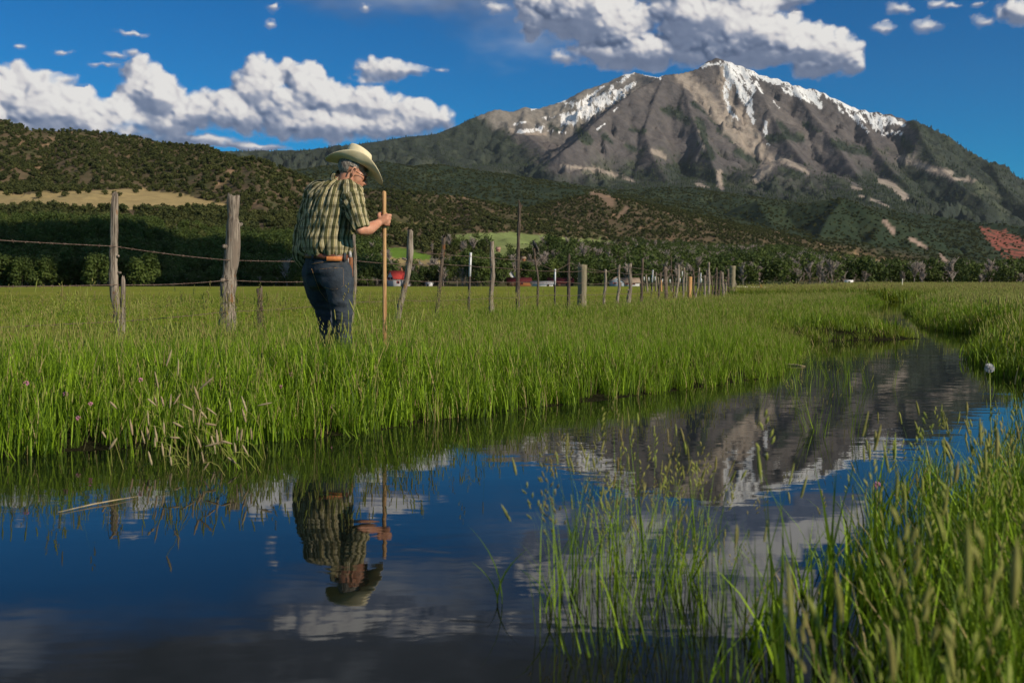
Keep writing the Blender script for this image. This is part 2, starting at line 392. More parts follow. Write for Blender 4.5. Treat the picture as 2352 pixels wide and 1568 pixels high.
def build_mountain():
    nt, ny = 960, 310
    X, Y = polar(-0.80, 0.80, nt, 3700, 11600, ny)
    R = ridge_h(X, Y, MR, 230.0, 0.62, 0.50)
    B = mountain_base(X, Y)
    Z = np.maximum(R, B)
    rough = np.clip((Z - 350) / 600, 0.15, 1)
    dsk = np.minimum(1, np.maximum(0, (R - B) / 120))
    crest = np.ones_like(Z)
    # keep the crest lines where they are: fine relief fades out at the ridges
    Z = Z + rough * 9 * (ridged(X / 240, Y / 240, 4, 90, 0.45) - 0.5)
    Z = Z + 2.0 * fbm(X / 60, Y / 60, 2, 17)
    U, V = proj(X, Y, Z)
    # land cover
    gy, gx = np.gradient(Z); 
    C = np.zeros(X.shape + (3,)) + np.array((0.105, 0.097, 0.102))
    n1 = fbm(X / 420, Y / 420, 5, 21); n2 = fbm(X / 90, Y / 90, 4, 33); n3 = fbm(X / 900, Y / 900, 3, 5)
    C = colmix(C, sstep(n1 + n2 * 0.5, -0.1, 0.5), (0.155, 0.140, 0.138))
    C = colmix(C, sstep(n2, 0.0, 0.5) * 0.5, (0.105, 0.092, 0.086))
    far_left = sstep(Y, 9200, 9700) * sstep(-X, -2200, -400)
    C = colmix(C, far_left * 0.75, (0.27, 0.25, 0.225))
    sc = streaks(U + 9 * n1 + 5 * n2, V + 3 * n2, SCREE)
    C = colmix(C, sstep(sc + n2 * 0.5 + n1 * 0.2, 0.12, 0.55) * (sc > 0.02) * 0.9, (0.345, 0.295, 0.255))
    fo = streaks(U + 14 * n1 + 10 * n2, V + 8 * n2, FOREST)
    lim = 345 + 20 * np.sin(U / 90.) + np.where(U < 1290, -(1290 - U) * 0.05 - 12, 0)
    fm = sstep(V + n1 * 70 + n2 * 52 + (ridged(X / 300, Y / 500, 3, 8) - .6) * 60, lim, lim + 90)
    fm = np.maximum(fm, sstep(fo * 1.1 + n2 * 0.8, 0.25, 0.55) * (fo > 0.03))
    fm = np.maximum(fm, sstep(U, 2085, 2125) * 0.95)
    fm = np.maximum(fm, sstep(1175 - U + n1 * 70 + n2 * 30 + (V - 290) * 1.2, 0, 50))
    fm = fm * (1 - sstep(sc, 0.12, 0.4))
    gap = sstep(n1 + 0.7 * n3, 0.10, 0.5)
    fc = np.zeros_like(C) + np.array((0.036, 0.047, 0.040))
    fc = colmix(fc, sstep(n2 + 0.4 * n1, -0.05, 0.55), (0.066, 0.080, 0.055))
    fc = colmix(fc, gap * sstep(V, 340, 420) * 0.75, (0.120, 0.125, 0.090))
    C = C * (1 - fm[..., None]) + fc * fm[..., None]
    C = colmix(C, sstep(n3 + n1 * 0.4, 0.2, 0.6) * sstep(V, 400, 440) * 0.7, (0.07, 0.10, 0.05))
    sn = np.clip(streaks(U + 3.0 * n2, V + 2 * n1, SNOW) * 0.92, 0, 0.50)
    sn = sn * (1 - 0.7 * fm)
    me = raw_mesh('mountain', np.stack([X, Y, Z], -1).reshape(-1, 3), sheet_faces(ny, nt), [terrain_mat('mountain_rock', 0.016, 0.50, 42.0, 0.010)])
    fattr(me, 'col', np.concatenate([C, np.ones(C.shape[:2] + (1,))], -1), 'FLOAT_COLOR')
    fattr(me, 'snow', sn)
    o = link('mountain', me); tag(o, 'bare grey mountain with snow streaks rising behind the foothills', kind='structure')
    return X, Y, Z, U, V, fm
# ---- foothills and valley
HR = [
 # crest over the tan meadow
 ([(-500,200,1500),(-200,250,1400),(-60,265,1360),(0,276,1350),(30,285,1345),(65,297,1345),(100,301,1350),(165,299,1380),(210,304,1400),(250,307,1400),(275,311,1400),(320,316,1390),(350,325,1380),(380,332,1370),(425,334,1350),(465,336,1330),(480,342,1300),(500,355,1280),(542,380,1240),(600,410,1210),(660,440,1180)], 0.36),
 ([(165,299,1380),(200,350,1180),(230,385,1080)], 0.42),
 ([(350,325,1380),(380,360,1220),(420,392,1120)], 0.42),
 ([(-60,265,1360),(-20,330,1200),(40,390,1060)], 0.40),
 ([(480,342,1300),(500,385,1160)], 0.45),
 # cone hill
 ([(420,452,900),(450,425,940),(500,396,980),(550,372,1010),(575,363,1020),(600,370,1030),(640,395,1040),(670,413,1050),(710,428,1060),(770,440,1100)], 0.40),
 ([(575,363,1020),(590,420,900),(600,470,800),(640,505,730)], 0.42),
 ([(640,395,1040),(690,450,900),(700,500,800)], 0.42),
 # terrace lip that carries the tan meadow
 ([(-700,425,960),(-200,425,960),(100,427,960),(300,432,950),(420,450,900),(520,474,820)], 0.155),
 ([(-700,485,740),(0,488,730),(300,492,720),(520,500,700),(700,520,660),(900,590,640)], 0.20),
 # hill behind the staff
 ([(700,440,1700),(800,438,1650),(870,439,1600),(900,437,1600),(950,440,1600),(1000,445,1620),(1060,450,1640),(1110,460,1660),(1150,474,1680),(1190,486,1700),(1230,500,1750)], 0.30),
 ([(900,437,1600),(930,480,1380),(940,510,1250)], 0.32),
 ([(1060,450,1640),(1080,485,1450),(1090,520,1300)], 0.32),
 # central hill
 ([(1180,500,2000),(1205,487,2050),(1249,481,2080),(1286,467,2100),(1315,459,2120),(1345,446,2150),(1370,441,2150),(1396,448,2150),(1422,461,2150),(1469,465,2180),(1506,470,2200),(1543,483,2200),(1616,503,2200),(1690,522,2200),(1745,533,2200),(1800,546,2200),(1850,560,2200),(1900,575,2200),(1980,592,2150)], 0.27),
 ([(1370,441,2150),(1390,500,1900),(1400,530,1750)], 0.34),
 ([(1506,470,2200),(1530,520,1950),(1560,550,1750)], 0.32),
 ([(1286,467,2100),(1270,510,1850)], 0.33),
 ([(1650,512,2200),(1680,550,1950),(1720,575,1750)], 0.30),
 # green bench below the central hill
 ([(980,545,1750),(1060,534,1800),(1130,530,1820),(1200,532,1800),(1300,540,1750),(1380,550,1680),(1460,562,1600)], 0.12),
 # dark green two-topped hill
 ([(1640,520,3300),(1673,500,3300),(1693,478,3300),(1715,466,3280),(1740,459,3260),(1760,464,3260),(1777,469,3250),(1810,477,3250),(1841,468,3230),(1884,460,3200),(1935,455,3150),(1962,464,3100),(1992,484,3050),(2026,505,3000),(2059,529,2950),(2100,549,2900),(2133,569,2800),(2167,586,2700),(2200,600,2550),(2260,618,2450)], 0.50),
 ([(1740,459,3260),(1760,500,3000),(1800,540,2750)], 0.55),
 ([(1935,455,3150),(1900,505,2900),(1880,545,2700)], 0.55),
 ([(2026,505,3000),(2000,550,2750)], 0.55),
 # hill with the red cliff
 ([(1900,468,4300),(1982,474,4200),(2032,478,4150),(2116,491,4100),(2184,502,4000),(2268,511,3900),(2352,519,3800),(2500,530,3600),(2800,560,3400)], 0.30),
 ([(2220,508,3950),(2262,540,3650),(2290,570,3400),(2320,600,3000)], 0.40),
 ([(2352,519,3800),(2380,560,3400),(2400,600,2900)], 0.40),
 # soft ridges under the mountain
 ([(450,420,3900),(560,405,4000),(650,394,4100),(760,380,4200),(875,371,4300),(950,382,4250),(995,377,4300),(1060,392,4300),(1176,402,4400),(1240,414,4400),(1300,424,4450),(1400,436,4500),(1500,432,4550),(1580,430,4600),(1650,446,4500),(1750,462,4400),(1900,470,4300)], 0.20),
 ([(875,371,4300),(900,410,3600),(940,430,3100)], 0.28),
 ([(1176,402,4400),(1200,440,3700),(1230,460,3100)], 0.28),
 ([(1500,432,4550),(1480,455,3900),(1500,470,3400)], 0.25),
]
def base0(Y, X=None):
    b = np.where(Y > 420, 0.0455 * (Y - 420), 0)
    return b if X is None else b * (1 - 0.60 * sstep(X / Y, 0.26, 0.42))
def hill_z(X, Y):
    B = 0.12 + base0(Y, X) + np.where(Y > 2600, 0.012 * (Y - 2600), 0)
    B = B + sstep(Y, 420, 900) * 5 * fbm(X / 160, Y / 160, 4, 2)
    R = ridge_h(X, Y, HR, 95.0, 0.22, 0.7)
    t = X / Y
    w = sstep(Y, 420, 560)
    R = np.where(Y < 430, -50, R * w + (1 - w) * np.minimum(R, B))
    Z = np.maximum(R, B)
    Z = Z + 0.6 * np.exp(-np.abs(R - B) / 4)
    Z = Z + sstep(Y, 800, 3000) * 9 * fbm(X / 120, Y / 120, 4, 12) * sstep(Z, 40, 140)
    return Z
# places on the land, traced as regions
def inpoly(U, V, poly):
    r = np.zeros(U.shape, bool); n = len(poly)
    for i in range(n):
        x0, y0 = poly[i]; x1, y1 = poly[(i + 1) % n]
        c = ((y0 > V) != (y1 > V)) & (U < (x1 - x0) * (V - y0) / (y1 - y0 + 1e-9) + x0)
        r ^= c
    return r
TAN = [(-600,440),(0,438),(40,446),(130,440),(230,436),(330,434),(420,446),(520,470),(560,482),(500,482),(400,478),(300,481),(180,478),(120,474),(0,479),(-600,485)]
def build_hills():
    nt, ny = 840, 370
    X, Y = polar(-0.78, 0.78, nt, 322, 5200, ny)
    Z = hill_z(X, Y)
    # underlap at both ends
    Z = Z - 0.3 * sstep(-Y, -330, -323)
    U, V = proj(X, Y, Z)
    wu = 14 * fbm(X / 60, Y / 60, 4, 50); wv = 5 * fbm(X / 70, Y / 70, 4, 51)
    n1 = fbm(X / 120, Y / 120, 5, 70); n2 = fbm(X / 28, Y / 28, 4, 71); n3 = fbm(X / 500, Y / 500, 3, 72)
    C = np.zeros(X.shape + (3,)) + np.array((0.115, 0.088, 0.055))
    C = colmix(C, sstep(n2, -0.2, 0.4), (0.062, 0.066, 0.030))
    C = colmix(C, sstep(n1, 0.1, 0.6) * 0.6, (0.16, 0.115, 0.075))
    dark = sstep(Y, 2350, 2700)
    C = colmix(C, dark, (0.026, 0.042, 0.024))
    C = colmix(C, dark * sstep(n1 + 0.5 * n2, 0.0, 0.5) * 0.8, (0.050, 0.066, 0.034))
    C = colmix(C, dark * sstep(n3 + n1 * 0.5, 0.15, 0.6) * sstep(Y, 3300, 3900) * 0.6, (0.095, 0.115, 0.060))
    val = sstep(-V, -600, -560) * 0
    low = (Z < base0(Y) + 6) & (Y < 1700)
    C = colmix(C, low * sstep(n1, -0.3, 0.3) * 0.8, (0.075, 0.110, 0.035))
    tan = inpoly(U + wu, V + wv, TAN) & (Y < 1150) & (Y > 560)
    C = colmix(C, tan * 1.0, (0.36, 0.28, 0.135)); C = colmix(C, tan * sstep(n1, 0, 0.5) * 0.6, (0.27, 0.25, 0.11)); C = colmix(C, tan * sstep(n3+n1*.4, .1, .5) * 0.5, (0.36, 0.235, 0.14))
    grn = inpoly(U + wu * .4, V + wv * .4, [(1040,540),(1100,536),(1180,533),(1230,538),(1300,545),(1400,552),(1425,562),(1330,562),(1250,570),(1180,590),(1120,600),(1130,570),(1060,556)]) & (Y < 2300)
    C = colmix(C, grn * 1.0, (0.185, 0.235, 0.085)); C = colmix(C, grn * sstep(n1, -.1, .4) * 0.6, (0.22, 0.24, 0.11))
    lawn = inpoly(U, V, [(880,570),(930,568),(985,585),(1000,600),(900,592)]) & (Y < 2300)
    C = colmix(C, lawn * 1.0, (0.12, 0.21, 0.03))
    tn2 = inpoly(U + wu * .5, V + wv * .5, [(820,566),(860,572),(905,592),(1000,598),(1060,606),(1040,618),(940,612),(880,600),(835,590)]) & (Y < 2300)
    C = colmix(C, tn2 * 1.0, (0.30, 0.24, 0.115))
    tn3 = inpoly(U + wu * .5, V + wv * .3, [(905,516),(960,513),(1000,516),(960,522),(910,524)]) & (Y < 2300)
    C = colmix(C, tn3 * 1.0, (0.27, 0.22, 0.10))
    tn4 = (inpoly(U, V + wv * .3, [(1140,612),(1200,615),(1260,622),(1210,628),(1150,622)]) | inpoly(U + wu * .3, V + wv * .2, [(1900,585),(1960,590),(2050,600),(2030,606),(1940,604)])) & (Y < 2300)
    C = colmix(C, tn4 * 1.0, (0.27, 0.21, 0.10))
    rc = streaks(U, V, [([(2030,508),(2044,522),(2052,534)],(8,9)),([(2092,548),(2112,560),(2128,570)],(7,6)),([(2160,585),(2174,600)],(5,5))])
    C = colmix(C, sstep(rc + n2 * .5, 0.2, 0.5) * (rc > 0.02), (0.36, 0.27, 0.225))
    red = inpoly(U + wu * .4, V + wv, [(2247,520),(2270,525),(2300,522),(2330,540),(2400,560),(2460,590),(2400,606),(2350,590),(2330,606),(2310,592),(2285,575),(2262,545)]) & (Y > 2500)
    rcol = (0.30, 0.098, 0.072)
    C = colmix(C, red * sstep(ridged(X / 34, Y / 110, 4, 77), 0.42, 0.66), rcol)
    rk2 = streaks(U, V, [([(1360,443),(1376,444),(1392,452),(1402,466)],(10,16)),([(1420,500),(1440,478)],(6,8))])
    C = colmix(C, sstep(rk2 + n2 * .6, 0.25, 0.6) * (rk2 > .02), (0.22, 0.155, 0.11))
    orn = sstep(fbm(X / 22, Y / 30, 4, 99) + 0.3 * n1, 0.22, 0.45) * (Y > 600) * (Y < 2400) * (~tan) * (~grn)
    C = colmix(C, orn * 0.8, (0.33, 0.215, 0.135))
    me = raw_mesh('foothills', np.stack([X, Y, Z], -1).reshape(-1, 3), sheet_faces(ny, nt), [terrain_mat('hill_soil', 0.09, 0.40, 0.9, 0.15, snow=False)])
    fattr(me, 'col', np.concatenate([C, np.ones(C.shape[:2] + (1,))], -1), 'FLOAT_COLOR')
    o = link('hills', me); tag(o, 'rolling foothills dotted with juniper and open meadows', kind='structure')
    return dict(X=X, Y=Y, Z=Z, U=U, V=V, tan=tan, grn=grn, lawn=lawn, tn=tn2 | tn3 | tn4, red=red, rc=rc, rk2=rk2)
MT = build_mountain()
HL = build_hills()
# ================================================================ cumulus clouds on the sky
def build_clouds():
    R = 26000.0
    na, ne = 1080, 300
    a = np.linspace(-0.66, 0.66, na); e = np.linspace(-0.004, 0.345, ne)
    A, E = np.meshgrid(a, e)
    da = a[1] - a[0]; de = e[1] - e[0]
    wx = 0.0050 * fbm(A * 40, E * 40, 3, 300) + 0.0022 * fbm(A * 150, E * 150, 3, 304)
    wy = 0.0040 * fbm(A * 40, E * 40, 3, 310) + 0.0020 * fbm(A * 150, E * 150, 3, 314)
    Aw, Ew = A + wx, E + wy
    r = random.Random(21)
    Hs = np.zeros(A.shape); H = np.full(A.shape, -1.0); lo = np.zeros(A.shape); wt = np.zeros(A.shape) + 1e-9; wsp = np.zeros(A.shape)
    def ball(ac, ec, ra, re, base, amp, soft=1.0):
        """one puff: raises the surface and the density inside its window"""
        p = 0.009
        i0 = max(0, int((ac - ra - p - a[0]) / da)); i1 = min(na, int((ac + ra + p - a[0]) / da) + 2)
        j0 = max(0, int((ec - re - p - e[0]) / de)); j1 = min(ne, int((ec + re + p - e[0]) / de) + 2)
        if i1 <= i0 or j1 <= j0: return
        sl = (slice(j0, j1), slice(i0, i1))
        x = (Aw[sl] - ac) / ra; y = (Ew[sl] - ec) / re
        r2 = x * x + y * y
        h = np.where(r2 < 1, base + np.sqrt(np.clip(1 - r2, 0, 1)) * amp, 0)
        Hs[sl] = np.maximum(Hs[sl], h)
        H[sl] = np.maximum(H[sl], (1 - np.sqrt(r2)) * soft)
        return sl, x, y, r2
    for (u, v, ru, rv) in BLOBS:
        t = (u - HU) / FD; k = 1 / math.sqrt(1 + t * t)
        ac = math.atan(t); ec = (HV - v) / FD * k; ra = ru / FD * k * k; re = rv / FD * k
        R0 = min(ra, re * 1.3)
        q = ball(ac, ec, ra, re, 0, R0)
        if q:
            sl, x, y, r2 = q; D = np.clip(1.15 - np.sqrt(r2), 0, 1)
            w = D ** 1.5 * (1.0 if rv > 20 else 0.3); lo[sl] += w * y; wt[sl] += w; wsp[sl] += w * (1.0 if (rv < 26 and ru < 70) else 0.0)
        flat = rv < 18
        n2 = int(14 + 26 * (ra * re) / (0.03 * 0.02)) if not flat else 8
        for _ in range(min(n2, 120)):
            th = r.uniform(0, 2 * pi); rr = r.random() ** 0.5 * (0.98 if sin(th) > -0.2 else 0.75)
            x = cos(th) * rr; y = sin(th) * rr
            if flat: s = r.uniform(0.25, 0.5) * re; sx_, sy_ = s * 2.2, s
            else: s = r.uniform(0.0045, 0.0125) * (1.0 if sin(th) > 0 else 0.8); s = min(s, 0.42 * min(ra, re)); sx_, sy_ = s * 1.05, s
            b0 = R0 * math.sqrt(max(0, 1 - rr * rr)) * 0.85
            ball(ac + x * ra, ec + y * re, sx_, sy_, b0, s * 0.95, min(1, s / 0.010))
            if flat: continue
            for _k in range(6):
                t2 = r.uniform(0, 2 * pi); q2 = r.uniform(0.3, 0.95); s3 = s * r.uniform(0.25, 0.45)
                ball(ac + x * ra + cos(t2) * q2 * sx_, ec + y * re + sin(t2) * q2 * sy_, s3, s3, b0 + s * 0.95 * math.sqrt(1 - q2 * q2) * 0.9, s3 * 0.9, min(1, s3 / 0.010))
    lo = lo / wt
    def blur(z, n):
        for _ in range(n):
            z = (np.roll(z, 1, 0) + np.roll(z, -1, 0) + 2 * z) / 4
            z = (np.roll(z, 1, 1) + np.roll(z, -1, 1) + 2 * z) / 4
        return z
    fb = fbm(A * 60, E * 75, 6, 330); fb2 = fbm(A * 22, E * 34, 4, 331)
    fb3 = fbm(A * 95 + 7 * wx * 60, E * 150, 5, 333)
    wisp = np.clip(wsp / wt, 0, 1)
    dens = blur(H, 2) * (1.5 - 0.3 * wisp) + (0.42 + 0.25 * wisp) * fb + 0.30 * fb2 + (0.12 + 0.5 * wisp) * fb3 - 0.10 * wisp
    ht = blur(Hs, 2) + 0.0016 * fb
    gy, gx = np.gradient(ht, de, da); gs = 0.9
    nx, ny_, nz = -gx * gs, -gy * gs, np.ones_like(gx)
    ln = np.sqrt(nx * nx + ny_ * ny_ + 1); nx /= ln; ny_ /= ln; nz /= ln
    hb = blur(Hs, 40)
    gy2, gx2 = np.gradient(hb, de, da); l2 = np.sqrt(gx2 ** 2 + gy2 ** 2 + .35)
    L = np.array((0.52, 0.62, 0.58))
    dif = np.clip((nx * L[0] + ny_ * L[1] + nz * L[2]) * 0.80 + 0.20, 0, 1)
    big = np.clip((-gx2 * L[0] - gy2 * L[1] + 0.59 * L[2]) / l2, 0, 1.1)
    cav = np.clip((ht - blur(ht, 14)) / 0.0035, -1, 1)
    under = sstep(-lo + 0.85 * fb2 + .25 * fb, -0.12, 0.50)
    # ragged parts between the towers are coloured as shaded
    lit = 0.05 + (0.50 * dif + 0.72 * big * dif ** .5 + 0.16 * cav) * (1 - (0.74 + 0.18 * sstep(A, -0.02, 0.05)) * under) + 0.10 * fb + 0.13 * under
    lit = lit + 0.06 * fb2
    thin = 1 - sstep(dens, 0.05, 0.45)
    lit = lit * (1 - 0.5 * thin) + 0.50 * 0.5 * thin
    lit = lit * (1 - 0.25 * wisp) + 0.14 * wisp
    lit = np.clip(lit, 0, 1)
    sx = np.sin(A); cx = np.cos(A)
    V = np.stack([sx * R, cx * R, E * R + CAM_H], -1).reshape(-1, 3)
    keep = dens > -0.12
    F = sheet_faces(ne, na)
    kf = keep.ravel()[F].any(1)
    F = F[kf]
    used = np.zeros(len(V), bool); used[F.ravel()] = True
    idx = np.cumsum(used) - 1
    me_v = V[used]; F = idx[F]
    m, b = mat_new('cloud_lit_emission')
    d = b.n('ShaderNodeAttribute', attribute_name='dens').outputs['Fac']
    l = b.n('ShaderNodeAttribute', attribute_name='lit').outputs['Fac']
    pos = b.n('ShaderNodeNewGeometry').outputs['Position']
    n = b.noise(pos, 0.0030, 8, 0.68)
    n = b.math('SUBTRACT', n, 0.5)
    mask = b.step(b.math('MULTIPLY_ADD', n, 0.95, d), -0.10, 0.60)
    ll = b.math('MULTIPLY_ADD', n, 0.12, l)
    col = b.ramp(ll, [(0.0, (0.085, 0.12, 0.21)), (0.25, (0.19, 0.235, 0.35)), (0.45, (0.38, 0.41, 0.51)), (0.70, (0.78, 0.75, 0.75)), (1.0, (0.97, 0.94, 0.90))])
    em = b.n('ShaderNodeEmission'); b.put(em.inputs[0], col); em.inputs[1].default_value = 0.95  # sunlit and shaded tones of the puffs are painted into this glow
    tr = b.n('ShaderNodeBsdfTransparent')
    mx = b.n('ShaderNodeMixShader'); b.put(mx.inputs[0], b.math('MULTIPLY', mask, b.math('SUBTRACT', 0.97, b.math('MULTIPLY', b.n('ShaderNodeAttribute', attribute_name='thin').outputs['Fac'], 0.55)))); b.put(mx.inputs[1], tr.outputs[0]); b.put(mx.inputs[2], em.outputs[0])
    out(b, mx)
    m.cycles.emission_sampling = 'NONE'
    me = raw_mesh('sky', me_v, F, [m])
    fattr(me, 'dens', dens.ravel()[used]); fattr(me, 'lit', lit.ravel()[used]); fattr(me, 'thin', (wisp * sstep(-H, -0.9, -0.3)).ravel()[used])
    tag(link('sky', me), 'white cumulus clouds across the deep blue sky', kind='structure')
build_clouds()
# ================================================================ near ground, water
POND = [(-14,3.2),(-4,3.85),(-2.07,4.03),(-1.26,4.25),(-.67,4.70),(.06,5.53),(.89,6.3),(1.82,7.27),(2.65,9.4),(3.4,11.9),(5.06,12.5),
 (5.5,14.6),(5.9,17),(6.5,19.6),(8.2,24),(11,31),(15,40),(22,52),(23.5,50),(16.5,38.5),(12.2,30),(9.3,23.5),(8.1,19.6),(7.2,17.4),(6.5,15.6),(6.35,14.2),(6.6,13.3),(5.46,11.3),
 (4.5,9.5),(3.95,7.95),(3.6,6.9),(3.35,5.8),(3.0,4.6),(2.6,3.4),(2.3,2.4),(2.2,1.2),(2.4,-1),(3,-6),(-14,-6)]
def pond_sd(X, Y):
    """signed distance, positive on land"""
    P = [(x, y, 0.0) for x, y in POND] + [(POND[0][0], POND[0][1], 0.0)]
    wx = 0.10 * fbm(X / 0.6, Y / 0.6, 3, 200); wy = 0.10 * fbm(X / 0.6, Y / 0.6, 3, 205)
    d, _, _ = seg_field(X + wx, Y + wy, P)
    ins = inpoly(X + wx, Y + wy, POND)
    return np.where(ins, -d, d)
def fence_side(X, Y):
    return ((X + 3.37) - 0.382 * (Y - 8.5)) / 1.0705
def ground_z(X, Y):
    s = pond_sd(X, Y)
    z = np.where(s > 0, 0.13 * sstep(s, -0.05, 0.6), -0.30 * sstep(-s, 0.0, 1.4) + 0.0025)
    f = fence_side(X, Y)
    z = z - np.where((f < -1.0) & (s > 0), 0.02, 0)
    z = z + np.where(s > 0.3, 0.03 * fbm(X / 2.5, Y / 2.5, 3, 210) * sstep(s, 0.3, 1.5), 0)
    # far field swells slightly
    z = z + 0.35 * sstep(Y, 60, 200) * sstep(X / np.maximum(Y, 1), 0.10, 0.30)
    return z
def build_ground():
    def axis(lo, hi, dense_lo, dense_hi, step, grow):
        a = list(np.arange(dense_lo, dense_hi, step)); s = step; x = dense_hi
        while x < hi: a.append(x); s *= grow; x += s
        a.append(hi); s = step; x = dense_lo - step
        while x > lo: a.insert(0, x); s *= grow; x -= s
        a.insert(0, lo); return np.array(a)
    xs = axis(-330, 330, -4.5, 9.0, 0.10, 1.06); ys = axis(-60, 340, 1.0, 17.0, 0.13, 1.05)
    X, Y = np.meshgrid(xs, ys)
    Z = ground_z(X, Y)
    f = fence_side(X, Y)
    past = sstep(-f, 0.3, 1.2)
    n1 = fbm(X / 14, Y / 40, 4, 220); n2 = fbm(X / 0.9, Y / 0.9, 4, 221)
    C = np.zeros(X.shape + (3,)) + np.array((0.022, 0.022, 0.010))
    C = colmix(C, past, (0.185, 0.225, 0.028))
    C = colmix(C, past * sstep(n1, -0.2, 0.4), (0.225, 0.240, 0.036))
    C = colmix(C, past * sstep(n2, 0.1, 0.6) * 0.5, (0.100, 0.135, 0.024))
    C = colmix(C, sstep(Y, 70, 150) * (1 - past) , (0.135, 0.155, 0.035))
    ny, nx = X.shape
    m, b = mat_new('meadow_soil')
    pos = b.n('ShaderNodeNewGeometry').outputs['Position']
    a = b.n('ShaderNodeAttribute', attribute_name='col').outputs['Color']
    k = b.math('MULTIPLY_ADD', b.math('SUBTRACT', b.noise(b.vm('MULTIPLY', pos, (1, .35, 1)), 2.2, 6, 0.7), 0.5), 1.0, 1.0)
    k2 = b.math('MULTIPLY_ADD', b.math('SUBTRACT', b.noise(b.vm('MULTIPLY', pos, (1, .25, 1)), 0.09, 4, 0.6), 0.5), 0.9, 1.0)
    kk = b.math('MULTIPLY', k, k2)
    col = b.mix(1.0, a, b.comb(kk, kk, kk), 'MULTIPLY')
    out(b, principled(b, col, 0.95, 0.05, bump(b, b.noise(pos, 14, 4, 0.7), 1.0, 0.05)))
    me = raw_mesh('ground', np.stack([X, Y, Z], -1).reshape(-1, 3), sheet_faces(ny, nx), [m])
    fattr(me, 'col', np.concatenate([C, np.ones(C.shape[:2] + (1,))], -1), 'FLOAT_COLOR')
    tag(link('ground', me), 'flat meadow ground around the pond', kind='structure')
def build_water():
    xs = np.linspace(-16, 26, 40); ys = np.linspace(-8, 56, 60)
    X, Y = np.meshgrid(xs, ys)
    m, b = mat_new('pond_water')
    pos = b.n('ShaderNodeNewGeometry').outputs['Position']
    p1 = b.vm('MULTIPLY', pos, (0.45, 1.0, 1.0))
    n1 = b.noise(p1, 5.0, 3, 0.5, dist=0.3)
    n2 = b.noise(b.vm('MULTIPLY', pos, (0.35, 1.0, 1.0)), 16.0, 3, 0.5, dist=0.4)
    n3 = b.noise(pos, 0.7, 2, 0.5)
    amp = b.math('MULTIPLY_ADD', b.step(n3, 0.40, 0.65), 0.8, 0.35)
    h = b.math('MULTIPLY_ADD', n2, 0.22, n1)
    h = b.math('MULTIPLY', h, amp)
    nm = bump(b, h, 1.0, 0.0013)
    p = principled(b, (0.006, 0.008, 0.006), 0.015, 0.5, nm, IOR=1.333)
    out(b, p)
    me = raw_mesh('water', np.stack([X, Y, 0 * X], -1).reshape(-1, 3), sheet_faces(*X.shape), [m])
    tag(link('water', me), 'calm dark pond water reflecting sky and mountain', kind='structure')
build_ground(); build_water()

def build_shade_cloud():
    # a low cloud beside the place, out of the picture, that throws the shade on the wooded slope
    H = 620.0; k = H / SUN[2]
    ox, oy = SUN[0] * k, SUN[1] * k
    mb = MB(); r = random.Random(3)
    import bmesh
    bm = bmesh.new()
    for i in range(70):
        x = r.uniform(-620, -140); y = r.uniform(385, 515)
        rad = r.uniform(45, 75)
        ret = bmesh.ops.create_icosphere(bm, subdivisions=2, radius=rad)
        for v in ret['verts']:
            n = 1 + 0.12 * math.sin(v.co.x * .11 + i) * math.cos(v.co.y * .13)
            v.co = Vector((v.co.x * n + x + ox, v.co.y * n * 0.62 + y + oy, v.co.z * 0.6 * n + H + r.uniform(0, 30)))
    me = bpy.data.meshes.new('cloud'); bm.to_mesh(me); bm.free()
    m, b = mat_new('cloud_white'); out(b, principled(b, (0.85, 0.86, 0.88), 1.0, 0.0)); me.materials.append(m)
    tag(link('cloud', me), 'unseen low white cloud that shades the wooded slope', kind='structure')
build_shade_cloud()
# ================================================================ vegetation
def leaf_mat(name, c1, c2, tl=0.35, dry=None, vary=0.5, rough=0.55, scale=3.0):
    m, b = mat_new(name)
    oi = b.n('ShaderNodeObjectInfo').outputs['Random']
    tone = b.n('ShaderNodeAttribute', attribute_name='tone').outputs['Fac']
    t = b.math('ADD', b.math('MULTIPLY', oi, vary), b.math('MULTIPLY', tone, 1 - vary))
    col = b.mix(t, c1, c2)
    if dry:
        d = b.step(tone, 0.93, 0.95); col = b.mix(d, col, dry)
    p = principled(b, col, rough, 0.25)
    if tl > 0:
        tr = b.n('ShaderNodeBsdfTranslucent'); b.put(tr.inputs[0], b.mix(0.5, col, (c2[0] * 1.5, c2[1] * 1.35, c2[2] * .7)))
        mx = b.n('ShaderNodeMixShader'); mx.inputs[0].default_value = tl
        b.put(mx.inputs[1], p.outputs[0]); b.put(mx.inputs[2], tr.outputs[0]); out(b, mx)
    else: out(b, p)
    return m
M_BLADE = leaf_mat('grass_blade', (0.008, 0.040, 0.002), (0.340, 0.540, 0.028), 0.22, dry=(0.42, 0.34, 0.16), vary=0.22)
M_BLADE2 = leaf_mat('meadow_blade', (0.028, 0.080, 0.005), (0.300, 0.390, 0.038), 0.25, dry=(0.40, 0.30, 0.15), vary=0.35)
M_SEED = leaf_mat('grass_seed', (0.300, 0.380, 0.070), (0.270, 0.200, 0.090), 0.22, vary=0.45)
M_PALE = leaf_mat('pale_seed', (0.50, 0.44, 0.27), (0.42, 0.31, 0.20), 0.25, vary=0.3)

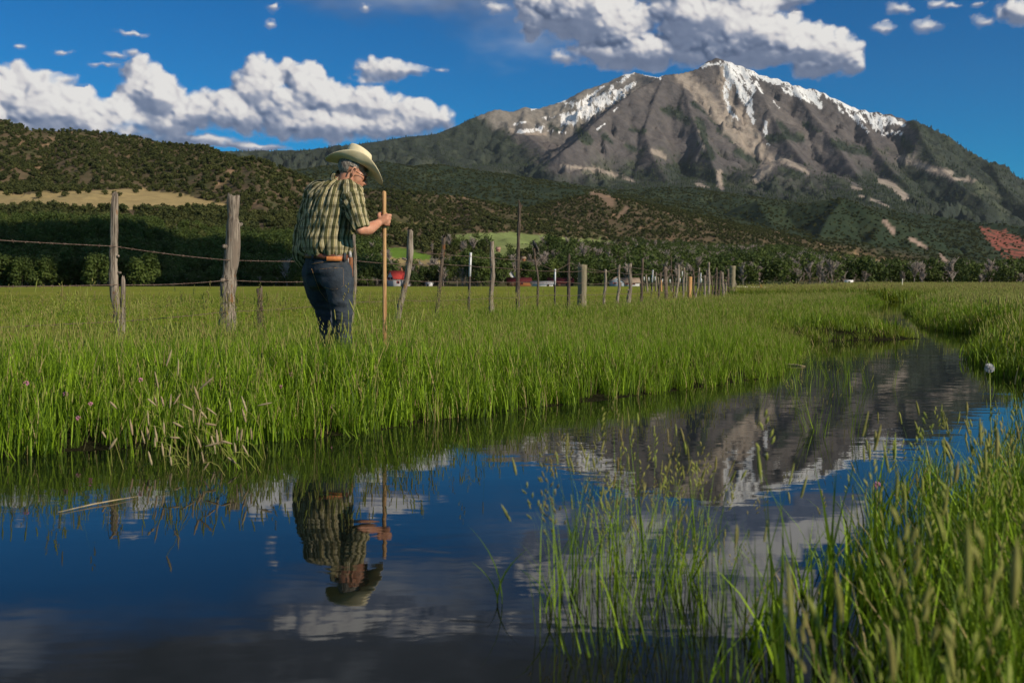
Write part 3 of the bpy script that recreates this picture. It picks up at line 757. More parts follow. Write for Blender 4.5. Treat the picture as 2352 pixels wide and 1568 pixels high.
def blade(V, F, T, MI, x, y, h, w, lean, az, tone, rs, seg=4, bend=1.0, mi=0):
    """one tapering, bending strip"""
    b = len(V); ca, sa = cos(az), sin(az); fa = az + pi / 2 + rs.uniform(-.8, .8)
    for i in range(seg + 1):
        t = i / seg; r = lean * h * (t ** (1.3 + bend)); z = h * t * (1 - 0.28 * lean * lean * t)
        ww = w * (1 - t ** 1.7) * (0.65 + 0.35 * min(1, t * 4)) + 0.0002
        cx, cy = x + ca * r, y + sa * r
        dx, dy = cos(fa) * ww / 2, sin(fa) * ww / 2
        V.append((cx - dx, cy - dy, z)); V.append((cx + dx, cy + dy, z)); T += [tone, tone]
    for i in range(seg):
        F.append((b + 2 * i, b + 2 * i + 1, b + 2 * i + 3, b + 2 * i + 2)); MI.append(mi)
    return (x + ca * lean * h, y + sa * lean * h, h * (1 - 0.28 * lean * lean))
def head(V, F, T, MI, p, d, L, R, tone, rs, mi=1, n=4, rings=4, lump=0.0):
    """a seed head: small spindle along d"""
    d = Vector(d).normalized(); a = d.cross(Vector((0.3, 1, 0.2))).normalized(); c = d.cross(a)
    b = len(V)
    for i in range(rings + 1):
        t = i / rings; r = R * (math.sin(pi * min(1, 0.12 + t * 0.86)) ** 0.7) * (1 + lump * rs.uniform(-1, 1))
        for k in range(n):
            th = 2 * pi * k / n + i * 0.4
            q = Vector(p) + d * (L * t) + a * cos(th) * r + c * sin(th) * r
            V.append(tuple(q)); T.append(tone)
    for i in range(rings):
        for k in range(n):
            q, w = b + i * n + k, b + i * n + (k + 1) % n
            F.append((q, w, w + n, q + n)); MI.append(mi)
def tuft(name, n, h, spread, width, heads, seed, mats, lean=0.35, pan=0.3, headsize=1.0, seg=4):
    rs = random.Random(seed); V, F, T, MI = [], [], [], []
    for i in range(n):
        r = spread * rs.random() ** 0.5; az0 = rs.uniform(0, 2 * pi)
        x, y = cos(az0) * r, sin(az0) * r
        hh = h * rs.uniform(0.45, 1.0); tone = rs.random()
        blade(V, F, T, MI, x, y, hh, width * rs.uniform(0.6, 1.25), lean * rs.uniform(0.1, 1.3), rs.uniform(0, 2 * pi), (tone ** 2.0) * 0.93 if rs.random() > 0.05 else 1.0, rs, seg)
    for i in range(heads):
        r = spread * rs.random() ** 0.5; az0 = rs.uniform(0, 2 * pi)
        x, y = cos(az0) * r, sin(az0) * r; hh = h * rs.uniform(0.85, 1.22); tone = rs.random() * 0.9
        az = rs.uniform(0, 2 * pi); ln = rs.uniform(0.03, 0.25)
        top = blade(V, F, T, MI, x, y, hh, width * 0.55, ln, az, tone, rs, 3)
        d = Vector((cos(az) * ln * 1.2, sin(az) * ln * 1.2, 1))
        if rs.random() < pan:      # loose panicle of small spikelets
            for q in range(7):
                t = q / 7; a2 = rs.uniform(0, 2 * pi); o = 0.016 * (1 - t) * headsize
                base = Vector(top) - Vector((0, 0, 0.02)) + d * 0.085 * t * headsize
                head(V, F, T, MI, base + Vector((cos(a2) * o, sin(a2) * o, 0)), d + Vector((cos(a2) * .5, sin(a2) * .5, 0)), 0.016 * headsize, 0.0030 * headsize, tone, rs, 1, 3, 2)
        else:
            head(V, F, T, MI, Vector(top) - Vector((0, 0, 0.01)), d, rs.uniform(0.035, 0.070) * headsize, rs.uniform(0.0022, 0.0040) * headsize, tone, rs, 1, 4, 4, 0.25)
    me = raw_mesh(name, np.array(V, np.float32), F, mats, True, MI)
    fattr(me, 'tone', np.array(T))
    return me
def scatter(name, protos, P, rot, scale, idx, label, kind='stuff'):
    """one object that carries copies of small meshes at given places (geometry nodes)"""
    n = len(P)
    me = bpy.data.meshes.new(name); me.vertices.add(n); me.vertices.foreach_set('co', np.asarray(P, np.float32).ravel())
    fattr(me, 'rot', np.asarray(rot, np.float32), 'FLOAT_VECTOR'); fattr(me, 'scl', np.asarray(scale, np.float32), 'FLOAT_VECTOR'); fattr(me, 'idx', np.asarray(idx, np.int32), 'INT')
    o = link(name, me)
    g = bpy.data.node_groups.new(name, 'GeometryNodeTree')
    g.interface.new_socket('Geometry', in_out='INPUT', socket_type='NodeSocketGeometry')
    g.interface.new_socket('Geometry', in_out='OUTPUT', socket_type='NodeSocketGeometry')
    N = g.nodes; L = g.links
    gi = N.new('NodeGroupInput'); go = N.new('NodeGroupOutput')
    gti = N.new('GeometryNodeGeometryToInstance')
    for pm in reversed(protos):
        po = bpy.data.objects.new(pm.name, pm)
        oi = N.new('GeometryNodeObjectInfo'); oi.inputs['Object'].default_value = po; oi.inputs['As Instance'].default_value = True
        L.new(oi.outputs['Geometry'], gti.inputs[0])
    # each proto becomes its own instance when joined
    jg = N.new('GeometryNodeJoinGeometry')
    for l in list(gti.inputs[0].links): L.new(l.from_socket, jg.inputs[0])
    N.remove(gti)
    iop = N.new('GeometryNodeInstanceOnPoints'); iop.inputs['Pick Instance'].default_value = True
    def at(nm, t):
        a = N.new('GeometryNodeInputNamedAttribute'); a.data_type = t; a.inputs[0].default_value = nm; return a.outputs['Attribute']
    e2r = N.new('FunctionNodeEulerToRotation'); L.new(at('rot', 'FLOAT_VECTOR'), e2r.inputs[0])
    L.new(gi.outputs[0], iop.inputs['Points']); L.new(jg.outputs[0], iop.inputs['Instance'])
    L.new(at('idx', 'INT'), iop.inputs['Instance Index']); L.new(e2r.outputs[0], iop.inputs['Rotation']); L.new(at('scl', 'FLOAT_VECTOR'), iop.inputs['Scale'])
    L.new(iop.outputs[0], go.inputs[0])
    md = o.modifiers.new('scatter', 'NODES'); md.node_group = g
    tag(o, label, kind=kind)
    return o
def jrot(n, tilt=0.12):
    return np.stack([NR.normal(0, tilt, n), NR.normal(0, tilt, n), NR.uniform(0, 2 * pi, n)], 1)
def sc3(s): return np.stack([s, s, s], 1)

def build_grass():
    near = [tuft('grass_tuft', 22, 0.275, 0.065, 0.0070, (2, 1, 0, 1)[k % 4], 100 + k, [M_BLADE, M_SEED], 0.38, 0.3) for k in range(8)]
    # the bank between pond and fence
    def sample(n, x0, x1, y0, y1):
        return NR.uniform(x0, x1, n), NR.uniform(y0, y1, n)
    def keep(X, Y, extra=0.8, lo=-0.02):
        s = pond_sd(X, Y); f = fence_side(X, Y)
        edge = 0.35 * fbm(X / 0.8, Y / 0.8, 3, 400)
        return (s > lo - 0.05 * 0) & (f > -extra + edge) & (np.abs(X) < 0.60 * Y + 1.2), s, f
    X, Y = sample(21000, -6, 6.5, 3.4, 12.0)
    k, s, f = keep(X, Y, 0.8, -0.10); k &= ~((np.hypot(X + 1.40, Y - 7.5) < 0.10))
    k &= ~((X > 2.0) & (X > 0.40 * Y + 0.4) & (Y < 12.4))
    X, Y, s, f = X[k], Y[k], s[k], f[k]
    Z = ground_z(X, Y)
    n = len(X); pat = fbm(X / 0.5, Y / 0.5, 3, 402); pat2 = fbm(X / 1.7, Y / 1.7, 3, 403)
    sc = (0.98 + 0.35 * pat + 0.22 * pat2) * NR.uniform(0.75, 1.1, n) * (0.80 + 0.20 * sstep(s, 0, 0.4)) * (1 - 0.35 * sstep(-f, -0.4, 0.8)) * (1 - 0.42 * sstep(Y, 4.8, 7.6))
    sc *= np.where((np.abs(X + 1.38) < .45) & (Y < 7.4) & (Y > 6.3), 0.85, 1)
    scatter('grass', near, np.stack([X, Y, Z - 0.01], 1), jrot(n, 0.10), np.stack([sc * 1.05, sc * 1.05, sc * 1.12], 1), NR.integers(0, 8, n), 'tall green grass standing on the bank between pond and fence')
    # the wider meadow beyond, and the bank on the far side of the creek
    mid = [tuft('meadow_tuft', 40, 0.165, 0.14, 0.008, 2 if k % 3 == 0 else 1, 200 + k, [M_BLADE2 if k % 2 else M_BLADE, M_SEED], 0.45, 0.35, 1.0, 3) for k in range(8)]
    X, Y = sample(30000, -1.0, 30, 11.5, 42)
    k, s, f = keep(X, Y); k &= (X < 0.56 * Y + 1.5)
    X, Y, s, f = X[k], Y[k], s[k], f[k]; X2, Y2 = NR.uniform(2.0, 9, 6200), NR.uniform(-1.0, 14.5, 6200)
    s2 = pond_sd(X2, Y2); k2 = (s2 > -0.05) & (X2 > 0.33 * Y2 + 1.0)
    X = np.concatenate([X, X2[k2]]); Y = np.concatenate([Y, Y2[k2]]); s = np.concatenate([s, s2[k2]]); Z = ground_z(X, Y); n = len(X)
    pat = fbm(X / 1.6, Y / 3.0, 3, 412)
    sc = (1.0 + 0.35 * pat) * NR.uniform(0.8, 1.2, n)
    right = (X > 0.36 * Y + 1.0)
    sc = np.where(right, sc * 1.55, sc * (1.0 + 0.25 * sstep(X - 0.22 * Y, 0, 3))) * (0.75 + 0.25 * sstep(s, 0, 0.5))
    idx = NR.integers(0, 4, n) * 2 + (NR.random(n) < (0.30 + 0.55 * sstep(Y, 14, 34) + 0.25 * right)).astype(int)
    scatter('meadow_grass', mid, np.stack([X, Y, Z - 0.01], 1), jrot(n, 0.12), np.stack([sc * 1.1, sc * 1.1, sc], 1), idx, 'tall seeding grass of the open meadow beside the fence')
    far = [tuft('far_tuft', 46, 0.33, 0.55, 0.030, 4, 300 + k, [M_BLADE2, M_SEED], 0.5, 0.0, 1.8, 2) for k in range(5)]
    n0 = 34000
    Y = 40 * (300 / 40) ** NR.random(n0); X = Y * NR.uniform(0.13, 0.56, n0)
    k, s, f = keep(X, Y, 0.5); X, Y = X[k], Y[k]; Z = ground_z(X, Y); n = len(X)
    sc = NR.uniform(0.8, 1.25, n) * (1 + 0.3 * fbm(X / 9, Y / 22, 3, 420)) * (1 + 0.25 * sstep(Y, 60, 200))
    wd = 1 + Y / 70
    scatter('far_grass', far, np.stack([X, Y, Z - 0.02], 1), jrot(n, 0.05), np.stack([sc * wd, sc * wd, sc * 1.0], 1), NR.integers(0, 5, n), 'pale green meadow running back to the trees')
    # short pasture on the other side of the fence
    shortg = [tuft('pasture_tuft', 26, 0.060, 0.12, 0.006, 0, 340 + k, [M_BLADE2, M_SEED], 0.6, 0.0, 0.8, 2) for k in range(4)]
    n0 = 5000
    Y = 7.6 * (48 / 7.6) ** NR.random(n0); X = Y * NR.uniform(-0.58, 0.26, n0)
    f = fence_side(X, Y); k = (f < -0.5) & (pond_sd(X, Y) > 0.3)
    X, Y = X[k], Y[k]; Z = ground_z(X, Y); n = len(X); sc = NR.uniform(0.7, 1.3, n) * (1 + 0.2 * fbm(X / 3, Y / 6, 3, 430))
    wd = 1 + Y / 20
    scatter('pasture_grass', shortg, np.stack([X, Y, Z - 0.005], 1), jrot(n, 0.08), np.stack([sc * wd, sc * wd, sc], 1), NR.integers(0, 4, n), 'short cropped grass of the pasture behind the fence')
    # sparse tall stalks with seed heads near the fence
    stalk = [tuft('seed_stalks', 2, 0.37, 0.09, 0.0045, 3, 360 + k, [M_BLADE, M_SEED], 0.3, 0.45, 1.15) for k in range(5)]
    X, Y = sample(2500, -6, 7, 4.6, 14)
    k, s, f = keep(X, Y, 0.9, 0.3); k &= (f < 1.9) | (NR.random(len(X)) < 0.35)
    k &= ~((np.hypot(X + 1.40, Y - 7.5) < 0.25)); k &= ~((np.abs(X + 1.38) < 0.35) & (Y < 7.5) & (NR.random(len(X)) < 0.6))
    X, Y = X[k], Y[k]; Z = ground_z(X, Y); n = len(X); sc = NR.uniform(0.7, 1.12, n)
    scatter('seeding_grass', stalk, np.stack([X, Y, Z], 1), jrot(n, 0.10), sc3(sc), NR.integers(0, 5, n), 'thin seeding stalks rising over the grass by the fence')
    # reeds standing in the water near the camera
    rd = [tuft('reed_tuft', 18, 0.34, 0.07, 0.0072, 1 + (k % 3 == 0), 380 + k, [M_BLADE, M_SEED], 0.42, 0.40, 0.9) for k in range(8)]
    sp = [tuft('reed_sparse', 3, 0.30, 0.05, 0.0045, 4, 390 + k, [M_BLADE, M_SEED], 0.35, 0.35, 0.8) for k in range(4)]
    Y = NR.uniform(0.95, 6.5, 9000); X = NR.uniform(0.1, 3.4, 9000)
    left = np.interp(Y, [0.9, 1.3, 1.7, 2.2, 2.6, 3.0, 3.6, 4.2, 5.0, 6.0, 6.6], [0.16, 0.20, 0.30, 0.50, 0.76, 1.06, 1.46, 1.92, 2.45, 3.0, 3.35])
    lx = X - left + 0.16 * fbm(X / 0.3, Y / 0.3, 3, 440)
    dn = (sstep(lx, 0.12, 0.55) * 0.66 + 0.04) * (0.55 + 0.9 * sstep(fbm(X / 0.22, Y / 0.3, 2, 446), -0.15, 0.2))
    hole = fbm(X / 0.35, Y / 0.45, 3, 441)
    k = (lx > 0) & (X < 0.60 * Y + 0.3) & (NR.random(len(X)) < dn * (0.75 + 0.9 * hole))
    k &= ~((X > 0.40 * Y) & (Y > 2.9) & (Y < 4.2) & (NR.random(len(X)) < 0.45))
    X, Y = X[k], Y[k]; n = len(X); sc = NR.uniform(0.65, 1.15, n) * (1 - 0.25 * sstep(-Y, -1.5, -0.9)) * (1 - 0.42 * sstep(Y, 2.3, 4.2))
    scatter('reed_grass', rd, np.stack([X, Y, np.full(n, -0.06)], 1), jrot(n, 0.13), sc3(sc), NR.integers(0, 8, n), 'dense green reed grass standing in the shallow water close by')
    # the nearest stalks, close beside the camera
    Yn = NR.uniform(0.60, 0.98, 26); Xn = Yn * NR.uniform(0.40, 0.56, 26)
    scatter('close_grass', rd, np.stack([Xn, Yn, np.full(26, -0.06)], 1), jrot(26, 0.14), sc3(NR.uniform(0.95, 1.35, 26)), NR.integers(0, 8, 26), 'out of focus grass stalks with brownish heads closest of all')
    pts = []
    for (u, v, s_, c) in ((1395,1300,0.09,9),(1440,1330,0.09,5),(1400,1390,0.12,7),(1520,1330,0.04,4),(1560,1300,0.04,3),(1500,1440,0.10,4),(1640,1330,0.10,4),(1370,1450,0.08,4),(1600,1420,.10,5),(1900,1000,0.1,5),(1850,885,.35,7),(1900,880,.3,8),(1880,900,.25,5)):
        Yc = CAM_H * FD / (v - HV); Xc = (u - HU) / FD * Yc
        for _ in range(c): pts.append((Xc + NR.normal(0, s_ * .6), Yc + NR.normal(0, s_), -0.02))
    n = len(pts)
    scatter('sparse_reeds', sp, np.array(pts), jrot(n, 0.16), sc3(NR.uniform(0.55, 1.1, n)), NR.integers(0, 4, n), 'thin reed stalks with seed heads standing in open water')
    # grass blades that reach out of the water in front of the bank
    fr = [tuft('shore_blades', 5, 0.26, 0.08, 0.005, 2, 396 + k, [M_BLADE, M_SEED], 0.55, 0.2, 0.9) for k in range(4)]
    X, Y = sample(5200, -5, 6, 3.0, 13)
    s = pond_sd(X, Y); pr = np.exp(s / 0.13); pr = np.where((X > -1.9) & (X < -0.8), np.exp(s / 0.30), pr)
    k = (s < 0.02) & (NR.random(len(X)) < pr) & (X < 0.40 * Y); X, Y = X[k], Y[k]; n = len(X)
    scatter('shore_grass', fr, np.stack([X, Y, np.full(n, -0.03)], 1), jrot(n, 0.25), sc3(NR.uniform(0.5, 1.1, n)), NR.integers(0, 4, n), 'loose grass blades leaning over the waterline of the bank')
build_grass()

# ---------------------------------------------------------------- trees
M_JUN = leaf_mat('juniper_leaf', (0.020, 0.032, 0.009), (0.092, 0.100, 0.028), 0.10, vary=0.65, rough=0.8)
M_CONI = leaf_mat('conifer_needle', (0.018, 0.030, 0.016), (0.040, 0.058, 0.026), 0.0, vary=0.7, rough=0.85)
M_COTT = leaf_mat('cottonwood_leaf', (0.016, 0.036, 0.008), (0.105, 0.145, 0.030), 0.15, vary=0.55, rough=0.7)
M_BARK = simple_mat('grey_bark', (0.24, 0.20, 0.18), (0.40, 0.35, 0.31), 3, 0.9, 0.1)
M_TBARK = simple_mat('brown_grey_bark', (0.09, 0.075, 0.06), (0.17, 0.145, 0.12), 3, 0.9, 0.1)
M_PBARK = simple_mat('pale_bark', (0.36, 0.33, 0.29), (0.22, 0.19, 0.16), 2.5, 0.9, 0.1)
def leafy(rs, lobes, nleaf, size, trunk=None, mats=None, flat=1.0):
    """crown of many small leaf-clump faces spread through lobes"""
    V, F, T, MI = [], [], [], []
    for (c, r, w) in lobes:
        tn = rs.random()
        for _ in range(int(nleaf * w)):
            d = Vector((rs.gauss(0, 1), rs.gauss(0, 1), rs.gauss(0, 1))).normalized()
            q = rs.random() ** 0.32
            p = Vector(c) + Vector((d.x * r[0], d.y * r[1], d.z * r[2])) * q
            a = Vector((rs.gauss(0, 1), rs.gauss(0, 1), rs.gauss(0, 1))).normalized()
            n = (d * 1.1 + a * 0.8).normalized(); e1 = n.cross(Vector((rs.gauss(0, 1), rs.gauss(0, 1), rs.gauss(0, 1)))).normalized(); e2 = n.cross(e1)
            s = size * rs.uniform(0.6, 1.3); b = len(V)
            V += [tuple(p - e1 * s), tuple(p - e2 * s * .6), tuple(p + e1 * s), tuple(p + e2 * s * .7)]
            T += [min(1, max(0, 0.5 * tn + 0.5 * rs.random()))] * 4; F.append((b, b + 1, b + 2, b + 3)); MI.append(0)
    return V, F, T, MI
def crown_mesh(name, rs, lobes, nleaf, size, mat):
    V, F, T, MI = leafy(rs, lobes, nleaf, size)
    me = raw_mesh(name, np.array(V, np.float32), F, [mat], False); fattr(me, 'tone', np.array(T)); return me
def juniper(seed):
    rs = random.Random(seed); lobes = []
    for i in range(5):
        lobes.append(((rs.uniform(-.25, .25), rs.uniform(-.25, .25), rs.uniform(.25, .62)), (rs.uniform(.18, .3), rs.uniform(.18, .3), rs.uniform(.18, .34)), 1))
    return crown_mesh('juniper_shape', rs, lobes, 26, 0.115, M_JUN)
def conifer(seed):
    rs = random.Random(seed); V, F = [], []; n = 5
    for j, (z0, z1, r) in enumerate(((0.05, .5, .17), (.3, .78, .13), (.55, 1.0, .085))):
        b = len(V); V.append((0, 0, z1))
        for k in range(n): V.append((cos(2 * pi * k / n + j) * r * rs.uniform(.7, 1.2), sin(2 * pi * k / n + j) * r * rs.uniform(.7, 1.2), z0))
        F += [(b, b + 1 + k, b + 1 + (k + 1) % n) for k in range(n)]
    me = raw_mesh('conifer_shape', np.array(V, np.float32), F, [M_CONI], False); fattr(me, 'tone', np.full(len(V), rs.random())); return me
def branch_mesh(name, seed, H, mat, n=10, twigs=6, r0=0.035, fat=1.0):
    rs = random.Random(seed); mb = MB()
    top = (rs.uniform(-.06, .06) * H, rs.uniform(-.06, .06) * H, H * .8)
    mb.tube([(0, 0, -0.3), (top[0] * .4, top[1] * .4, H * .3), top], [H * r0, H * r0 * .7, H * .008], 6)
    for i in range(n):
        t = rs.uniform(.25, .9); a = rs.uniform(0, 2 * pi); L = H * rs.uniform(.16, .34) * (1.1 - t * .5)
        p = Vector((top[0] * t, top[1] * t, H * .8 * t)); q = p + Vector((cos(a) * L * .55, sin(a) * L * .55, L * .8))
        mb.tube([p, (p + q) / 2 + Vector((0, 0, -L * .05)), q], [H * .012 * fat, H * .008 * fat, H * .003 * fat], 4)
        for _ in range(twigs):
            a2 = rs.uniform(0, 2 * pi); s = rs.uniform(.3, 1); m = p + (q - p) * s; e = m + Vector((cos(a2) * L * .3, sin(a2) * L * .3, L * rs.uniform(.15, .45)))
            mb.tube([m, e], [H * .0055 * fat, H * .002 * fat], 3, cap=False)
    return mb.mesh(name, [mat])
def cotton_lobes(rs, H, W):
    lobes = []
    for i in range(14):
        t = rs.uniform(0, 1); z = H * (0.16 + 0.70 * t); rr = W * (0.5 * math.sin(pi * (0.22 + 0.70 * t)) + 0.05); a = rs.uniform(0, 2 * pi)
        s = W * rs.uniform(.16, .26)
        lobes.append(((cos(a) * rr * .62, sin(a) * rr * .62, z), (s, s, s * rs.uniform(.8, 1.3)), 1))
    lobes.append(((0, 0, H * .5), (W * .3, W * .3, H * .34), 2))
    return lobes
def terrain_sampler():
    """random places on the hills, spread evenly over the ground that can be seen"""
    X, Y, Z = HL['X'], HL['Y'], HL['Z']
    return X, Y, Z
def hill_at(x, y):
    nt, ny = HL['X'].shape[1], HL['X'].shape[0]
    t = (x / y + 0.78) / 1.56 * (nt - 1); r = np.log(y / 322) / math.log(5200 / 322) * (ny - 1)
    t = np.clip(t, 0, nt - 1.001); r = np.clip(r, 0, ny - 1.001)
    i = t.astype(int); j = r.astype(int); ft = t - i; fr = r - j; Z = HL['Z']
    return (Z[j, i] * (1 - ft) + Z[j, i + 1] * ft) * (1 - fr) + (Z[j + 1, i] * (1 - ft) + Z[j + 1, i + 1] * ft) * fr
def grid_pick(G, x, y):
    nt, ny = HL['X'].shape[1], HL['X'].shape[0]
    i = np.clip(((x / y + 0.78) / 1.56 * (nt - 1)).round().astype(int), 0, nt - 1); j = np.clip((np.log(y / 322) / math.log(5200 / 322) * (ny - 1)).round().astype(int), 0, ny - 1)
    return G[j, i]
def build_woods():
    jp = [juniper(500 + k) for k in range(6)]
    cp = [conifer(520 + k) for k in range(4)]
    open_ = HL['tan'] | HL['grn'] | HL['lawn'] | HL['tn']
    # junipers and pinyons on the near hills
    n0 = 120000
    Y = (480 ** 2 + (2400 ** 2 - 480 ** 2) * NR.random(n0)) ** 0.5; X = Y * NR.uniform(-0.60, 0.60, n0)
    Z = hill_at(X, Y); U, V = proj(X, Y, Z)
    hz = Z - base0(Y)
    d = 0.70 + 0.6 * fbm(X / 60, Y / 60, 4, 600) + 0.25 * fbm(X / 200, Y / 200, 2, 601)
    left = (X / Y < -0.2)
    k = ((hz > 7) | (Y > 1500) | left) & (NR.random(n0) < np.where(Y > 1500, 0.72, 1.0)) & (~grid_pick(open_, X, Y)) & (NR.random(n0) < d)
    k &= ~(grid_pick(HL['rk2'], X, Y) > 0.25) 
    k &= (left | (NR.random(n0) < 0.92))
    X, Y, Z = X[k], Y[k], Z[k]; n = len(X)
    sz = NR.uniform(3.6, 7.6, n) * (1 + 0.25 * fbm(X / 90, Y / 90, 2, 602))
    scatter('juniper_wood', jp, np.stack([X, Y, Z - 0.5], 1), np.stack([0 * sz, 0 * sz, NR.uniform(0, 6.28, n)], 1), np.stack([sz, sz, sz * NR.uniform(0.75, 1.15, n)], 1), NR.integers(0, 6, n), 'dark green junipers and pinyons covering the near hills')
    # conifers and scrub farther up
    n0 = 60000
    Y = (2300 ** 2 + (4900 ** 2 - 2300 ** 2) * NR.random(n0)) ** 0.5; X = Y * NR.uniform(-0.58, 0.58, n0)
    Z = hill_at(X, Y)
    d = 0.55 + 0.8 * fbm(X / 160, Y / 160, 4, 610)
    k = (NR.random(n0) < d) & (~(grid_pick(HL['red'], X, Y) & (NR.random(n0) < .8))) & (grid_pick(HL['rc'], X, Y) < 0.15)
    X, Y, Z = X[k], Y[k], Z[k]; n = len(X)
    sz = NR.uniform(5, 12, n)
    scatter('scrub_forest', jp, np.stack([X, Y, Z - 1], 1), np.stack([0 * sz, 0 * sz, NR.uniform(0, 6.28, n)], 1), np.stack([sz * 1.1, sz * 1.1, sz * .8], 1), NR.integers(0, 6, n), 'dark scrub forest over the middle hills')
    # conifer forest on the flanks of the mountain
    Xm, Ym, Zm, Um, Vm, fm = MT
    w = (fm * (0.35 + 0.65 * (fbm(Xm / 120, Ym / 120, 3, 620) > -0.1))).ravel()
    sel = (Um.ravel() > -150) & (Um.ravel() < 2500) & (w > 0.2)
    ids = np.nonzero(sel)[0]; pw = w[ids] * Ym.ravel()[ids]; pw /= pw.sum()
    pick = NR.choice(ids, 52000, p=pw)
    Xs = Xm.ravel()[pick] + NR.uniform(-12, 12, len(pick)); Ys = Ym.ravel()[pick] + NR.uniform(-14, 14, len(pick)); Zs = Zm.ravel()[pick]; n = len(pick)
    sz = NR.uniform(13, 27, n)
    scatter('conifer_forest', cp, np.stack([Xs, Ys, Zs - 4], 1), np.stack([0 * sz, 0 * sz, NR.uniform(0, 6.28, n)], 1), np.stack([sz * 1.5, sz * 1.5, sz], 1), NR.integers(0, 4, n), 'dark conifer forest on the flanks of the mountain')
    # the broadleaf wood of the valley floor, beyond the trees that stand apart
    rs = random.Random(9)
    wood = [crown_mesh('valley_tree_shape', random.Random(540 + k), cotton_lobes(random.Random(540 + k), 1, 0.8), 22, 0.05, M_COTT) for k in range(5)]
    bare = [branch_mesh('bare_tree_shape', 560 + k, 1.0, M_BARK, 16, 9, 0.024, 1.7) for k in range(3)]
    n0 = 17000
    Y = (400 ** 2 + (1650 ** 2 - 400 ** 2) * NR.random(n0)) ** 0.5; X = Y * NR.uniform(-0.24, 0.60, n0)
    Z = hill_at(X, Y); hz = Z - base0(Y); U, V = proj(X, Y, Z)
    d = 0.62 + 0.8 * fbm(X / 70, Y / 110, 3, 630)
    k = (hz < 14) & ((X / Y < 0.30) | (Y < 900)) & (~grid_pick(open_, X, Y)) & (NR.random(n0) < d) & ~((U > 880) & (U < 1060) & (V > 585) & (Y > 520))
    X, Y, Z = X[k], Y[k], Z[k]; n = len(X); sz = NR.uniform(6, 14, n)
    idx = NR.integers(0, 5, n); isb = ((fbm(X / 90, Y / 90, 2, 640) > 0.12) & (NR.random(n) < 0.6)) | (NR.random(n) < .08); isb &= (X / Y < 0.28); idx = np.where(isb, 5 + NR.integers(0, 3, n), idx)
    scatter('valley_wood', wood + bare, np.stack([X, Y, Z - 0.5], 1), np.stack([0 * sz, 0 * sz, NR.uniform(0, 6.28, n)], 1), np.stack([sz * 1.1, sz * 1.1, sz], 1), idx, 'green broadleaf wood filling the valley floor')
    # bare grey trees on the shaded slope at the pasture's edge
    n0 = 3000
    Y = NR.uniform(400, 600, n0); X = Y * NR.uniform(-0.56, -0.13, n0); Z = hill_at(X, Y); n = n0
    isb = (NR.random(n) < 0.93 * sstep(Y, 415, 445) * (1 - .5 * sstep(Y, 540, 590))); idx = np.where(isb, 5 + NR.integers(0, 3, n), NR.integers(0, 5, n)); sz = NR.uniform(6, 10, n) * np.where(isb, 1.25, 0.55) * (1 - 0.35 * sstep(Y, 500, 590))
    scatter('bare_wood', wood + bare, np.stack([X, Y, Z - 0.3], 1), np.stack([0 * sz, 0 * sz, NR.uniform(0, 6.28, n)], 1), np.stack([sz, sz, sz], 1), idx, 'bare grey trees and dark scrub on the shaded slope behind the pasture')
build_woods()

